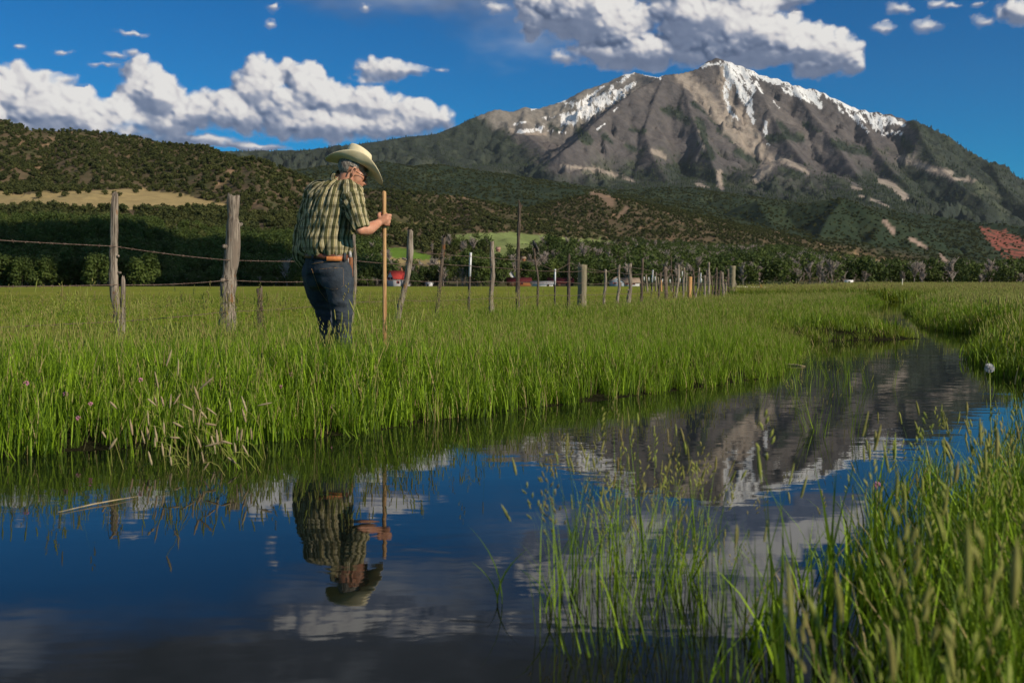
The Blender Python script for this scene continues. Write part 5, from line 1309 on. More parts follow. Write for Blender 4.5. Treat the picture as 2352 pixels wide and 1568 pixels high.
# ---------------------------------------------------------------- far buildings
def bmat(name, c, s=1.5): return simple_mat(name, c, tuple(x * .8 for x in c), s, .8, .15)
def gable(parent_name, x, y, z, w, d, hw, hr, rz, wall, roof, label, cat, windows=(), door=None, chimney=None, wing=None, posts=False):
    e = empty(parent_name, (x, y, z), rz); tag(e, label, cat)
    def body(nm, cx, cy, w, d, hw, hr, par=None, along='x'):
        mb = MB(); X, Y = w / 2, d / 2
        if along == 'x':
            v = [(cx - X, cy - Y, -.6), (cx + X, cy - Y, -.6), (cx + X, cy + Y, -.6), (cx - X, cy + Y, -.6), (cx - X, cy - Y, hw), (cx + X, cy - Y, hw), (cx + X, cy + Y, hw), (cx - X, cy + Y, hw), (cx - X, cy, hw + hr), (cx + X, cy, hw + hr)]
            f = [(0, 1, 5, 4), (2, 3, 7, 6), (1, 2, 6, 9, 5), (3, 0, 4, 8, 7), (3, 2, 1, 0)]
            rf = [((cx - X - .35, cy - Y - .4, hw - .4 * hr / Y), (cx + X + .35, cy - Y - .4, hw - .4 * hr / Y), (cx + X + .35, cy, hw + hr + .0), (cx - X - .35, cy, hw + hr)),
                  ((cx + X + .35, cy + Y + .4, hw - .4 * hr / Y), (cx - X - .35, cy + Y + .4, hw - .4 * hr / Y), (cx - X - .35, cy, hw + hr), (cx + X + .35, cy, hw + hr))]
        else:
            v = [(cx - X, cy - Y, -.6), (cx + X, cy - Y, -.6), (cx + X, cy + Y, -.6), (cx - X, cy + Y, -.6), (cx - X, cy - Y, hw), (cx + X, cy - Y, hw), (cx + X, cy + Y, hw), (cx - X, cy + Y, hw), (cx, cy - Y, hw + hr), (cx, cy + Y, hw + hr)]
            f = [(0, 1, 5, 8, 4), (2, 3, 7, 9, 6), (1, 2, 6, 5), (3, 0, 4, 7), (3, 2, 1, 0)]
            rf = [((cx - X - .4, cy + Y + .35, hw - .4 * hr / X), (cx - X - .4, cy - Y - .35, hw - .4 * hr / X), (cx, cy - Y - .35, hw + hr), (cx, cy + Y + .35, hw + hr)),
                  ((cx + X + .4, cy - Y - .35, hw - .4 * hr / X), (cx + X + .4, cy + Y + .35, hw - .4 * hr / X), (cx, cy + Y + .35, hw + hr), (cx, cy - Y - .35, hw + hr))]
        mb.add(v, f); mb.build('wall', [wall], e, False)
        mb = MB()
        for q in rf:
            up = [(a, b, c + .16) for a, b, c in q]; lo = [(a, b, c + .02) for a, b, c in q]
            mb.add(lo + up, [(4, 5, 6, 7), (3, 2, 1, 0), (0, 1, 5, 4), (1, 2, 6, 5), (2, 3, 7, 6), (3, 0, 4, 7)])
        r = mb.build('roof', [roof], e, False); return r
    r = body('wall', 0, 0, w, d, hw, hr, along=(wing[-1] if wing and isinstance(wing[-1], str) else 'x'))
    if wing and not isinstance(wing[0], str): body('wall', wing[0], wing[1], wing[2], wing[3], wing[4], wing[5], along='y')
    if chimney:
        mb = MB(); mb.box(chimney, (.8, .8, 1.6)); mb.build('chimney', [bmat('brick_red', (.42, .17, .11))], r, False)
    dk = bmat('window_dark', (.02, .025, .03)); fr = bmat('window_trim', (.35, .07, .07))
    for (cx, cy, cz, ww, wh, ax) in windows:
        mb = MB(); 
        if ax == 'y': mb.box((cx, cy - .04, cz), (ww, .1, wh))
        else: mb.box((cx - .04, cy, cz), (.1, ww, wh))
        wi = mb.build('window', [dk], e, False); mb = MB()
        if ax == 'y':
            for s in (-1, 1): mb.box((cx + s * (ww / 2 + .16), cy - .05, cz), (.3, .12, wh))
        else:
            for s in (-1, 1): mb.box((cx - .05, cy + s * (ww / 2 + .16), cz), (.12, .3, wh))
        mb.build('shutter', [fr], wi, False)
    if door:
        mb = MB(); mb.box((door[0], door[1] - .05, door[4] / 2 - .1), (door[3], .12, door[4])); mb.build('door', [bmat('door_brown', (.10, .06, .04))], e, False)
    return e
def build_farm():
    W = bmat('white_boards', (.80, .80, .82)); R = bmat('red_roof', (.42, .05, .045), .6); RD = bmat('dark_red_roof', (.10, .018, .022)); BR = bmat('brown_boards', (.34, .15, .06)); DB = bmat('dark_boards', (.07, .055, .05)); G = bmat('grey_metal_roof', (.32, .33, .36)); BL = bmat('pale_blue_boards', (.46, .53, .62)); TR = bmat('tan_roof', (.34, .26, .20)); OR = bmat('adobe_wall', (.55, .24, .11)); PK = bmat('pink_wall', (.55, .34, .27))
    def at(u, v, Y): p = PT(u, v, Y); return p[0], p[1], 0.1
    x, y, z = at(912, 664, 400)
    gable('farm_house', x, y, z, 6.4, 5.0, 3.2, 2.9, radians(40), W, R, 'white farmhouse with a bright red roof and brick chimney, just behind the tilted post', 'house',
        windows=((-3.2, -1.0, 3.0, .8, 1.2, 'x'), (-3.2, 1.0, 3.0, .8, 1.2, 'x'), (2.0, -4.3, 1.6, .8, 1.3, 'y'), (-1.2, -2.5, 1.6, .8, 1.2, 'y')), chimney=(2.4, 0.3, 6.6), wing=(2.0, -2.4, 3.0, 3.8, 3.0, 1.6))
    x, y, z = at(986, 665, 396); gable('small_shed', x, y, z, 2.0, 1.8, 1.1, .6, radians(-30), W, G, 'tiny white shed at the pasture edge between two fence posts', 'shed', door=(0, -.9, 0, .7, 1.0))
    x, y, z = at(1174, 664, 410); gable('white_barn', x, y, z, 3.6, 5.0, 3.4, 3.0, 0, W, RD, 'narrow white barn with a steep gable beside the tallest post', 'barn', door=(0, -2.5, 0, .8, 1.6), wing=('y',))
    x, y, z = at(1192, 666, 402); gable('brown_shed', x, y, z, 9.6, 4.5, 1.9, 1.5, radians(4), BR, RD, 'long brown board shed with a dark red roof in front of the white barn', 'shed', door=(-3.0, -2.25, 0, 1.8, 1.7), windows=((1.0, -2.25, 1.1, .6, .7, 'y'),))
    x, y, z = at(1245, 667, 396); gable('grey_shed', x, y, z, 8.6, 3.5, 1.0, .9, 0, W, G, 'low whitewashed shed with a grey metal roof', 'shed', door=(2.4, -1.75, 0, .8, .9))
    x, y, z = at(1287, 666, 406); gable('red_shed', x, y, z, 10.2, 5, 1.5, 1.8, radians(3), DB, RD, 'dark shed under a deep red roof behind the brown pointed post', 'shed', door=(-1.0, -2.5, 0, 1.6, 1.3))
    x, y, z = at(1416, 669, 385); gable('blue_house', x, y, z, 5.0, 6.0, 1.9, 1.6, radians(0), BL, TR, 'pale blue gabled house end behind the grey posts', 'house', door=(1.2, -3, 0, .8, 1.4), windows=((-1.0, -3.0, 1.2, .7, .7, 'y'),), wing=('y',))
    x, y, z = at(1447, 669, 392); gable('white_cottage', x, y, z, 7.0, 4, 1.6, 1.6, 0, W, TR, 'white cottage with a tan and rusty roof joined behind the blue house', 'house', windows=((-1.5, -2, .9, .6, .6, 'y'), (1.2, -2, .9, .6, .6, 'y')))
    def hit(u, v):
        ys = np.linspace(450, 2200, 1500); xs = (u - HU) / FD * ys; zz = hill_at(xs, ys); vv = HV - (zz - CAM_H) / ys * FD; i = int(np.argmax(vv <= v)); return float(xs[i]), float(ys[i]), float(zz[i])
    for (u, v, w, h, wl, rf, lb) in ((1144,578,4.0,2.6,PK,bmat('pink_roof',(.5,.3,.24)),'small pink house at the foot of the light green field'),(1158,598,8.0,2.2,OR,bmat('rust_roof',(.22,.07,.05)),'orange adobe house on the slope under the green field'),(1202,600,4.0,2.6,OR,TR,'little orange cabin above the tan clearing'),(1739,622,9.0,1.6,W,W,'long white roofed building half lost in the far trees'),(1600,585,5.0,1.8,PK,PK,'pinkish building high on the wooded slope')):
        x, y, z = hit(u, v); s = y / FD
        gable('hillside_house', x, y, z + .3, w * s * 2.0, 6 * s * 2, h * s * 2.0, h * s * 1.6, .2, wl, rf, lb, 'house', windows=((-w * s * .4, -6 * s, h * s, .8 * s * 2, .7 * s * 2, 'y'),))
    # white trailer by the trees
    x, y, z = PT(1950, 660, 330)[0], 330, .3; e = empty('stock_trailer', (x, y, z), .2); tag(e, 'small white trailer parked below the far trees', 'trailer')
    mb = MB(); mb.box((0, 0, 1.2), (2.4, 1.6, 1.5), taper=.96); mb.build('body', [W], e, False)
    for sx in (-.5, .5):
        mb = MB(); mb.tube([(sx, -.95, .35), (sx, -.75, .35)], .35, 12); mb.build('wheel', [DB], e)
    mb = MB(); mb.tube([(1.2, 0, .6), (2.0, 0, .5)], .06, 6); mb.build('drawbar', [DB], e)
    mb = MB(); mb.box((-.3, -.83, 1.4), (.7, .06, .4)); mb.build('window', [bmat('window_dark', (.02, .025, .03))], e, False)
build_farm()
# ================================================================ the man
MD = 7.5
def MP(X, Y, dy=0.0):
    """point from the enlargement of the man (X right, Y down), dy metres farther away"""
    u = (680 + X / 3.016) / 1.0884; v = (340 + Y / 3.016) / 1.0884
    return Vector(PT(u, v, MD + dy))
RV = Vector((.8, -.6, 0)); FV = Vector((.6, .8, 0))
def dens_pts(pts, rad, k=5):
    P, R = [], []
    n = len(pts)
    def cr(a, b, c, d, t): return 0.5 * ((2 * b) + (c - a) * t + (2 * a - 5 * b + 4 * c - d) * t * t + (3 * b - a - 3 * c + d) * t ** 3)
    for i in range(n - 1):
        a, b, c, d = pts[max(i - 1, 0)], pts[i], pts[i + 1], pts[min(i + 2, n - 1)]
        ra, rb, rc, rd = rad[max(i - 1, 0)], rad[i], rad[i + 1], rad[min(i + 2, n - 1)]
        for j in range(k):
            t = j / k; P.append(Vector(cr(a, b, c, d, t))); R.append(cr(ra, rb, rc, rd, t))
    P.append(Vector(pts[-1])); R.append(rad[-1]); return P, R
def ell(mb, c, r, ax=None, n=16, m=10):
    """ellipsoid; ax: three axis vectors"""
    ax = ax or (Vector((1, 0, 0)), Vector((0, 1, 0)), Vector((0, 0, 1))); c = Vector(c); v = []
    for i in range(1, m):
        ph = pi * i / m
        for k in range(n):
            th = 2 * pi * k / n
            v.append(c + ax[0] * (r[0] * sin(ph) * cos(th)) + ax[1] * (r[1] * sin(ph) * sin(th)) + ax[2] * (r[2] * cos(ph)))
    f = []
    for i in range(m - 2):
        for k in range(n): a, b = i * n + k, i * n + (k + 1) % n; f.append((a, a + n, b + n, b))
    t = len(v); v += [c + ax[2] * r[2], c - ax[2] * r[2]]
    for k in range(n): f.append((t, k, (k + 1) % n)); f.append((t + 1, (m - 2) * n + (k + 1) % n, (m - 2) * n + k))
    mb.add(v, f)
def limb(mb, pts, rad, n=16, k=5, flat=1.0):
    P, R = dens_pts(pts, rad, k); mb.tube(P, R, n, flat=flat); ell(mb, P[0], (R[0],) * 3, n=12, m=8); ell(mb, P[-1], (R[-1],) * 3, n=12, m=8)
def remesh(mb, voxel, smooth=4, name='tmp'):
    me = mb.mesh(name, []); o = bpy.data.objects.new(name, me); COL.objects.link(o)
    r = o.modifiers.new('r', 'REMESH'); r.mode = 'VOXEL'; r.voxel_size = voxel; r.use_smooth_shade = True
    if smooth: s = o.modifiers.new('s', 'SMOOTH'); s.iterations = smooth; s.factor = 0.5
    dg = bpy.context.evaluated_depsgraph_get(); nm = bpy.data.meshes.new_from_object(o.evaluated_get(dg)); bpy.data.objects.remove(o)
    return nm
def get_co(me):
    a = np.empty(len(me.vertices) * 3, np.float32); me.vertices.foreach_get('co', a); b = np.empty_like(a); me.vertices.foreach_get('normal', b); return a.reshape(-1, 3).astype(float), b.reshape(-1, 3).astype(float)
def set_co(me, c): me.vertices.foreach_set('co', np.asarray(c, np.float32).ravel()); me.update()
TORSO = [  # X, Y, dy, half width along RV, half depth along FV
 (405,905,0.00,.180,.140),(400,875,0.00,.208,.160),(398,840,0.00,.215,.165),(400,760,.0,.208,.162),(412,680,.0,.205,.160),(428,600,.005,.208,.162),(443,520,.01,.212,.160),(456,455,.015,.208,.150),(468,405,.02,.185,.130),(486,365,.025,.140,.105),(512,335,.03,.088,.080),(530,310,.03,.066,.066)]
def build_man():
    base = MP(470, 1690, 0.03); base.z = 0.12
    E = empty('person', base)
    tag(E, 'man in straw hat, plaid shirt and jeans standing with head bowed beside the fence', 'person')
    inv = Matrix.Translation(-base)
    def add(name, me, mats, par=E, words=None):
        me.materials.clear()
        for m in mats: me.materials.append(m)
        if par is E: me.transform(inv)
        else: me.transform(inv)
        o = link(name, me, par); me.name = name
        if words: o['label'] = words
        return o
    # head frame
    F = Vector((.92, .20, -.40)).normalized(); U = Vector((.40, .02, .92)); U = (U - F * U.dot(F)).normalized(); R = F.cross(U).normalized()   # R points to the camera side
    if R.y > 0: R = -R
    HC = MP(613, 280, -.005)
    def hp(f, r, u): return HC + F * f + R * r + U * u
    ax = (F, R, U)
    # ---- body, one continuous skin
    mb = MB()
    ell(mb, hp(-.028, 0, .045), (.100, .076, .092), ax); ell(mb, hp(.040, 0, -.012), (.058, .062, .082), ax); ell(mb, hp(.040, 0, -.062), (.056, .050, .034), ax)
    ell(mb, hp(.082, 0, -.082), (.020, .020, .018), ax); ell(mb, hp(.066, .022, -.045), (.026, .022, .030), ax); ell(mb, hp(.066, -.022, -.045), (.026, .022, .030), ax)
    limb(mb, [hp(.088, 0, .018), hp(.104, 0, -.012), hp(.114, 0, -.036)], [.010, .012, .0155], 10, 3); ell(mb, hp(.098, .012, -.040), (.012, .009, .009), ax); ell(mb, hp(.098, -.012, -.040), (.012, .009, .009), ax)
    limb(mb, [hp(.080, .036, .022), hp(.094, .012, .026), hp(.094, -.012, .026), hp(.080, -.036, .022)], [.011, .012, .012, .011], 8, 3)
    for s in (-1, 1): ell(mb, hp(.076, s * .030, .004), (.014, .014, .011), ax)
    ell(mb, hp(.094, 0, -.058), (.012, .022, .006), ax); ell(mb, hp(.090, 0, -.068), (.012, .020, .006), ax)
    for s in (-1, 1):
        for q in range(7):
            a = radians(-60 + q * 45); c1 = hp(-.004 + .018 * cos(a) * .9, s * (.078 + .014 * (1 - cos(a)) * .6), .004 + .037 * sin(a)); a2 = radians(-60 + (q + 1) * 45)
            c2 = hp(-.004 + .018 * cos(a2) * .9, s * (.078 + .014 * (1 - cos(a2)) * .6), .004 + .037 * sin(a2)); 
            if q < 6: limb(mb, [c1, c2], [.0065, .0065], 6, 1)
        ell(mb, hp(.0, s * .072, .0), (.015, .009, .028), ax)
    nb = MP(512, 375, .03)
    limb(mb, [hp(-.030, 0, -.02), hp(-.035, 0, -.07), nb], [.062, .058, .066]); limb(mb, [hp(.01, .035, -.05), MP(580, 380, -.03)], [.020, .024], 10, 3)
    limb(mb, [nb, MP(450, 560, .02), MP(410, 780, .0), MP(410, 930, 0)], [.09, .115, .11, .09], 20)
    sh_r, el_r, wr_r = MP(592, 432, -.11), MP(668, 705, -.20), MP(808, 652, -.035)
    limb(mb, [nb + Vector((0, 0, -.05)), sh_r], [.07, .062]); limb(mb, [sh_r, MP(625, 560, -.165), el_r], [.060, .055, .042])
    limb(mb, [el_r, MP(722, 700, -.15), MP(770, 676, -.09), wr_r], [.043, .049, .038, .028]); ell(mb, MP(664, 712, -.215), (.036, .034, .034))
    # hand: palm, four fingers, thumb, closed round the staff
    limb(mb, [wr_r, MP(836, 640, -.034), MP(862, 628, -.034)], [.029, .030, .026]); ell(mb, MP(852, 632, -.030), (.036, .018, .045)); ell(mb, MP(868, 650, -.030), (.024, .016, .026)); ell(mb, MP(866, 606, -.030), (.024, .016, .022))
    for i, (yy, ln, rr) in enumerate(((598, 1.0, .0125), (622, 1.05, .0130), (646, 1.0, .0125), (668, .85, .0112))):
        x0 = 882 - 4 * i
        limb(mb, [MP(x0 - 14, yy, -.034), MP(x0 + 8, yy + 1, -.022), MP(x0 + 6 * ln, yy + 2, .010), MP(x0 - 14, yy + 3, .030), MP(x0 - 42, yy + 3, .030), MP(x0 - 52, yy + 3, .014)], [rr * 1.05, rr * 1.05, rr, rr * .95, rr * .9, rr * .8], 10, 3)
    limb(mb, [MP(822, 630, -.03), MP(806, 604, -.018), MP(812, 585, .004), MP(836, 582, .026), MP(862, 586, .034)], [.020, .016, .013, .012, .010], 10, 3)
    # left arm, mostly hidden before the body
    sh_l, el_l = MP(345, 440, .12), MP(232, 850, .13)
    limb(mb, [nb + Vector((0, 0, -.05)), sh_l], [.07, .062]); limb(mb, [sh_l, MP(275, 640, .14), el_l], [.060, .055, .042]); limb(mb, [el_l, MP(300, 985, .24), MP(380, 990, .28)], [.042, .04, .028])
    limb(mb, [MP(380, 990, .28), MP(410, 985, .285)], [.030, .028])
    for i in range(4): limb(mb, [MP(405, 965 + i * 20, .285), MP(440, 968 + i * 20, .285), MP(455, 985 + i * 20, .275)], [.011, .010, .009], 8, 2)
    limb(mb, [MP(385, 960, .28), MP(410, 940, .27), MP(430, 940, .265)], [.013, .011, .010], 8, 2)
    # legs
    hr, hl = MP(490, 985, -.06), MP(340, 985, .08)
    for (h, kn, an) in ((hr, MP(530, 1300, -.08), MP(548, 1640, -.01)), (hl, MP(390, 1290, .17), MP(455, 1640, .12))):
        limb(mb, [MP(410, 930, 0), h], [.09, .075]); limb(mb, [h, kn, an], [.070, .050, .038]); limb(mb, [an, an + Vector((.10, .08, -.02))], [.036, .03])
    body = remesh(mb, 0.0055, 3)
    m, b = mat_new('skin')
    pos = b.n('ShaderNodeNewGeometry').outputs['Position']; n = b.noise(pos, 22, 4, .6); n2 = b.noise(pos, 140, 4, .6)
    c = b.mix(b.step(n, .3, .7), (0.52, 0.235, 0.150), (0.62, 0.33, 0.225)); c = b.mix(b.math('MULTIPLY', b.step(n2, .5, .75), .35), c, (.40, .15, .09))
    p = principled(b, c, .48, .35, bump(b, n2, .5, .002)); p.inputs['Subsurface Weight'].default_value = .10; p.inputs['Subsurface Radius'].default_value = (.02, .006, .003); out(b, p)
    add('body', body, [m])
    # ---- shirt
    mb = MB(); rings = []; n = 36
    for (X, Y, dy, a, d) in TORSO:
        c = MP(X, Y, dy); rings.append((c, a, d))
    V = []
    for (c, a, d) in rings:
        for k in range(n):
            th = 2 * pi * k / n; cx, sx_ = cos(th), sin(th); e = .82
            V.append(c + RV * (a * math.copysign(abs(cx) ** e, cx)) + FV * (d * math.copysign(abs(sx_) ** e, sx_)))
    Fc = [(i * n + k, i * n + (k + 1) % n, (i + 1) * n + (k + 1) % n, (i + 1) * n + k) for i in range(len(rings) - 1) for k in range(n)]
    Fc += [tuple(reversed(range(n))), tuple(range((len(rings) - 1) * n, len(rings) * n))]
    mb.add(V, Fc)
    slR = [MP(560, 420, -.06), MP(600, 440, -.11), MP(628, 540, -.165), MP(652, 640, -.195), MP(664, 672, -.20)]; rR = [.090, .090, .080, .074, .070]
    slL = [MP(370, 425, .08), MP(325, 455, .12), MP(262, 640, .14), MP(222, 800, .135), MP(222, 900, .15), MP(270, 970, .21)]; rL = [.090, .088, .076, .066, .060, .05]
    P, Q = dens_pts(slR, rR, 5); mb.tube(P, Q, 18); ell(mb, P[0], (Q[0],) * 3)
    # rolled cuff
    ax_ = (slR[-1] - slR[-2]).normalized()
    for q in range(3): mb.tube([slR[-1] - ax_ * (.034 - q * .018), slR[-1] - ax_ * (.020 - q * .018), slR[-1] - ax_ * (.004 - q * .018)], [.068, .079 - q * .003, .068], 18)
    P2, Q2 = dens_pts(slL, rL, 5); mb.tube(P2, Q2, 18); ell(mb, P2[0], (Q2[0],) * 3)
    sh = remesh(mb, 0.0085, 3)
    co, no = get_co(sh)
    def frame(pts):
        """arc position and length coordinates round a limb"""
        A = np.array([list(p) for p in pts]); best = np.full(len(co), 1e9); al = np.zeros(len(co)); rad = np.zeros((len(co), 3)); acc = 0; tt = np.zeros((len(co), 3))
        for a, c in zip(A[:-1], A[1:]):
            d = c - a; L = np.linalg.norm(d); d = d / L; t = np.clip((co - a) @ d, 0, L); q = co - a - t[:, None] * d; dist = np.linalg.norm(q, axis=1); mk = dist < best
            best = np.where(mk, dist, best); al = np.where(mk, acc + t, al); rad[mk] = q[mk]; tt[mk] = d; acc += L
        return best, al, rad, tt
    cz = np.array([list(c) for c, a, d in rings])[::-1]; zz = cz[:, 2]; zz0, zz1 = zz[::-1], None
    order = np.argsort(cz[:, 2]); cx = np.interp(co[:, 2], cz[order, 2], cz[order, 0]); cy = np.interp(co[:, 2], cz[order, 2], cz[order, 1])
    dx, dy_ = co[:, 0] - cx, co[:, 1] - cy
    th = np.arctan2(-(dx * FV.x + dy_ * FV.y), dx * RV.x + dy_ * RV.y)
    s = th * 0.190; h = co[:, 2].copy()
    slv = np.zeros(len(co))
    for (pts, rad) in ((slR[1:], rR), (slL[1:], rL)):
        bst, al, rd, tt = frame(pts)
        tor = np.hypot(dx, dy_)
        inside = (bst < 0.098) & (al > 0.035) & (((dx * RV.x + dy_ * RV.y) > .12) if pts[0] is slR[1] else ((dx * RV.x + dy_ * RV.y) < -.14))
        e1 = np.cross(tt, np.array([0, 1.0, 0.2])); e1 /= np.linalg.norm(e1, axis=1)[:, None] + 1e-9; e2 = np.cross(tt, e1)
        ang = np.arctan2((rd * e2).sum(1), (rd * e1).sum(1)); s = np.where(inside, ang * .078, s); h = np.where(inside, -al, h); slv = np.where(inside, 1, slv)
    # folds: fan out from under the arm and gather at the waist
    f1 = ridged(s / .085 + h * 4.0, h / .30 - s * 1.6, 2, 900, .45); f2 = ridged(s / .12 - h * 5.5, h / .22 + s * 2.5, 2, 905, .45); f3 = fbm(s / .05, h / .09, 3, 910)
    low = sstep(-h, -1.10, -.95) * (1 - slv)
    f4 = ridged(s / .045, h / .30, 2, 920)
    disp = .028 * (f1 - .6) * (1 - slv * .35) + .012 * (f2 - .6) + .0035 * f3 + low * .007 * (f4 - .5) + slv * .008 * (ridged(h / .045 + s * 5, s / .1, 2, 930) - .6) - low * 0.0
    co2 = co + no * disp[:, None]
    # blouse over the belt
    set_co(sh, co2); fattr(sh, 'ps', s); fattr(sh, 'ph', h)
    m, b = mat_new('plaid_cotton')
    S = b.n('ShaderNodeAttribute', attribute_name='ps').outputs['Fac']; Hh = b.n('ShaderNodeAttribute', attribute_name='ph').outputs['Fac']
    fs = b.math('FRACT', b.math('DIVIDE', S, .046)); fh = b.math('FRACT', b.math('DIVIDE', Hh, .078))
    CR = (.58, .52, .34); GRN = (.095, .095, .042); DK = (.040, .048, .030); TN = (.36, .30, .15)
    vs = b.ramp(fs, [(0, GRN), (.17, GRN), (.18, DK), (.25, DK), (.26, CR), (.37, CR), (.38, DK), (.42, DK), (.43, CR), (.52, CR), (.53, DK), (.56, DK), (.57, TN), (.72, TN), (.73, CR), (.77, CR), (.78, GRN)], 'CONSTANT')
    hs = b.ramp(fh, [(0, .62), (.26, .56), (.34, 1.0), (.44, .85), (.48, 1.05), (.92, 1.0)], 'LINEAR')
    col = b.mix(1.0, vs, hs, 'MULTIPLY')
    pos = b.n('ShaderNodeNewGeometry').outputs['Position']
    out(b, principled(b, col, .85, .15, bump(b, b.noise(pos, 60, 4, .6), .6, .004)))
    so_ = add('shirt', sh, [m]); so_['label'] = 'green and cream plaid shirt with rolled sleeves'
    # collar
    mb = MB(); c0 = MP(520, 345, .02); cu = (hp(-.03, 0, -.07) - nb).normalized(); e1 = cu.cross(Vector((0, 1, 0))).normalized(); e2 = cu.cross(e1); V = []; n = 28
    for (r, z) in ((.080, -.012), (.077, .020), (.079, .036), (.086, .030), (.095, .004), (.098, -.006), (.090, -.010)):
        for k in range(n): a = 2 * pi * k / n; V.append(c0 + e1 * cos(a) * r + e2 * sin(a) * r * .92 + cu * (z + .006 * cos(a * 2)))
    mb.add(V, [(i * n + k, i * n + (k + 1) % n, (i + 1) * n + (k + 1) % n, (i + 1) * n + k) for i in range(6) for k in range(n)])
    me = mb.mesh('collar', []); cc, _ = get_co(me); fattr(me, 'ps', np.arctan2(cc[:, 1] - c0.y, cc[:, 0] - c0.x) * .07); fattr(me, 'ph', cc[:, 2]); add('collar', me, [m], so_)
    # ---- jeans
    mb = MB()
    ell(mb, MP(412, 985, .0), (.176, .135, .15), (RV, FV, Vector((0, 0, 1)))); n = 30; V = []
    JR = [(414, 878, .176, .130), (412, 905, .180, .134), (412, 960, .186, .142), (415, 1040, .182, .140)]
    for (X, Y, a, d) in JR:
        c = MP(X, Y, 0); V += [c + RV * a * cos(2 * pi * k / n) + FV * d * sin(2 * pi * k / n) for k in range(n)]
    mb.add(V, [(i * n + (k + 1) % n, i * n + k, (i + 1) * n + k, (i + 1) * n + (k + 1) % n) for i in range(len(JR) - 1) for k in range(n)] + [tuple(range(n)), tuple(reversed(range((len(JR) - 1) * n, len(JR) * n)))])
    ell(mb, MP(440, 1060, -.075), (.085, .07, .105)); ell(mb, MP(330, 1050, .02), (.085, .075, .105))
    limb(mb, [MP(500, 1020, -.055), MP(512, 1170, -.07), MP(528, 1310, -.08), MP(530, 1450, -.05), MP(545, 1625, -.01)], [.112, .100, .078, .070, .064], 20)
    limb(mb, [MP(335, 1020, .07), MP(352, 1170, .13), MP(400, 1300, .17), MP(425, 1450, .15), MP(455, 1630, .12)], [.112, .098, .078, .070, .064], 20)
    je = remesh(mb, 0.008, 4); co, no = get_co(je)
    wr = ridged(co[:, 0] / .16 + co[:, 2] * 4, co[:, 2] / .055 + co[:, 0] * 3, 2, 940); wr2 = fbm(co[:, 0] / .07, co[:, 2] / .09, 3, 944)
    knee = sstep(-co[:, 2], -.74, -.40); set_co(je, co + no * ((.004 + .008 * knee) * (wr - .5) + .004 * wr2)[:, None])
    m, b = mat_new('worn_denim')
    pos = b.n('ShaderNodeNewGeometry').outputs['Position']; n1 = b.noise(pos, 9, 5, .65); n2 = b.noise(b.vm('MULTIPLY', pos, (260, 260, 90)), 1.0, 3, .6)
    c = b.mix(b.step(n1, .30, .68), (.008, .012, .020), (.042, .054, .074)); c = b.mix(b.math('MULTIPLY', n2, .30), c, (.14, .17, .21)); d = b.noise(pos, 5.3, 4, .6); c = b.mix(b.math('MULTIPLY', b.step(d, .52, .70), .45), c, (.13, .105, .07))
    out(b, principled(b, c, .85, .12, bump(b, b.noise(pos, 45, 5, .65), .7, .005))); MJ = m
    jo = add('jeans', je, [m]); jo['label'] = 'dark worn blue jeans'
    # surface helper on the seat of the jeans
    from mathutils.bvhtree import BVHTree
    tmp = bpy.data.objects.new('t', je); bv = BVHTree.FromPolygons([v.co + base for v in je.vertices], [tuple(p.vertices) for p in je.polygons])
    bpy.data.objects.remove(tmp)
    def on(X, Y, off=.003):
        d = (MP(X, Y, 0) - Vector((0, 0, CAM_H))).normalized(); r = bv.ray_cast(Vector((0, 0, CAM_H)), d)
        return (r[0] + r[1].normalized() * off) if r[0] else MP(X, Y, -.12)
    ms = simple_mat('orange_thread', (.50, .29, .12), (.30, .17, .08), 300)
    def seam(pts, par, r=.0016):
        mb = MB(); P = []
        for (a, c) in zip(pts[:-1], pts[1:]):
            for i in range(6): P.append(on(a[0] + (c[0] - a[0]) * i / 6, a[1] + (c[1] - a[1]) * i / 6, .0025))
        P.append(on(*pts[-1], .0025)); mb.tube(P, r, 4); add('seam', mb.mesh('seam', []), [ms], par)
    mb = MB(); q = [(352, 1000), (536, 992), (538, 1130), (470, 1166), (398, 1140)]   # back pocket
    V = []; nx_ = 8
    for j in range(9):
        t = j / 8
        for i in range(nx_ + 1):
            s_ = i / nx_; xl = 352 + 44 * t; xr = 536 + 2 * t; bot = 1166 - abs(s_ - .55) * 56; y = (1000 - 8 * s_) * (1 - t) + bot * t; V.append(on(xl + (xr - xl) * s_, y, .0045))
    mb.add(V, [(j * 9 + i, j * 9 + i + 1, (j + 1) * 9 + i + 1, (j + 1) * 9 + i) for j in range(8) for i in range(8)])
    pk = add('back_pocket', mb.mesh('p', []), [MJ], jo); seam([(352, 1003), (445, 997), (536, 994)], pk, .0022); seam([(356, 1010), (398, 1138), (470, 1164), (538, 1128), (536, 1000)], pk); seam([(300, 965), (420, 945), (540, 930)], jo)
    seam([(300, 1000), (360, 1170), (420, 1250)], jo, .0014)
    # belt, loops, leather label
    mb = MB(); V = []; n = 48
    for (off, z) in ((.004, -.02), (.010, -.018), (.010, .018), (.004, .02)):
        for k in range(n): a = 2 * pi * k / n; c = MP(412, 906, 0); V.append(c + RV * (.184 + off) * cos(a) + FV * (.138 + off) * sin(a) + Vector((0, 0, z - .012 * cos(a))))
    mb.add(V, [(i * n + k, i * n + (k + 1) % n, (i + 1) * n + (k + 1) % n, (i + 1) * n + k) for i in range(3) for k in range(n)])
    be = add('belt', mb.mesh('belt', []), [simple_mat('brown_leather', (.10, .035, .022), (.17, .065, .04), 30, .45, .5)])
    bl = Vector((0, 0, 0))
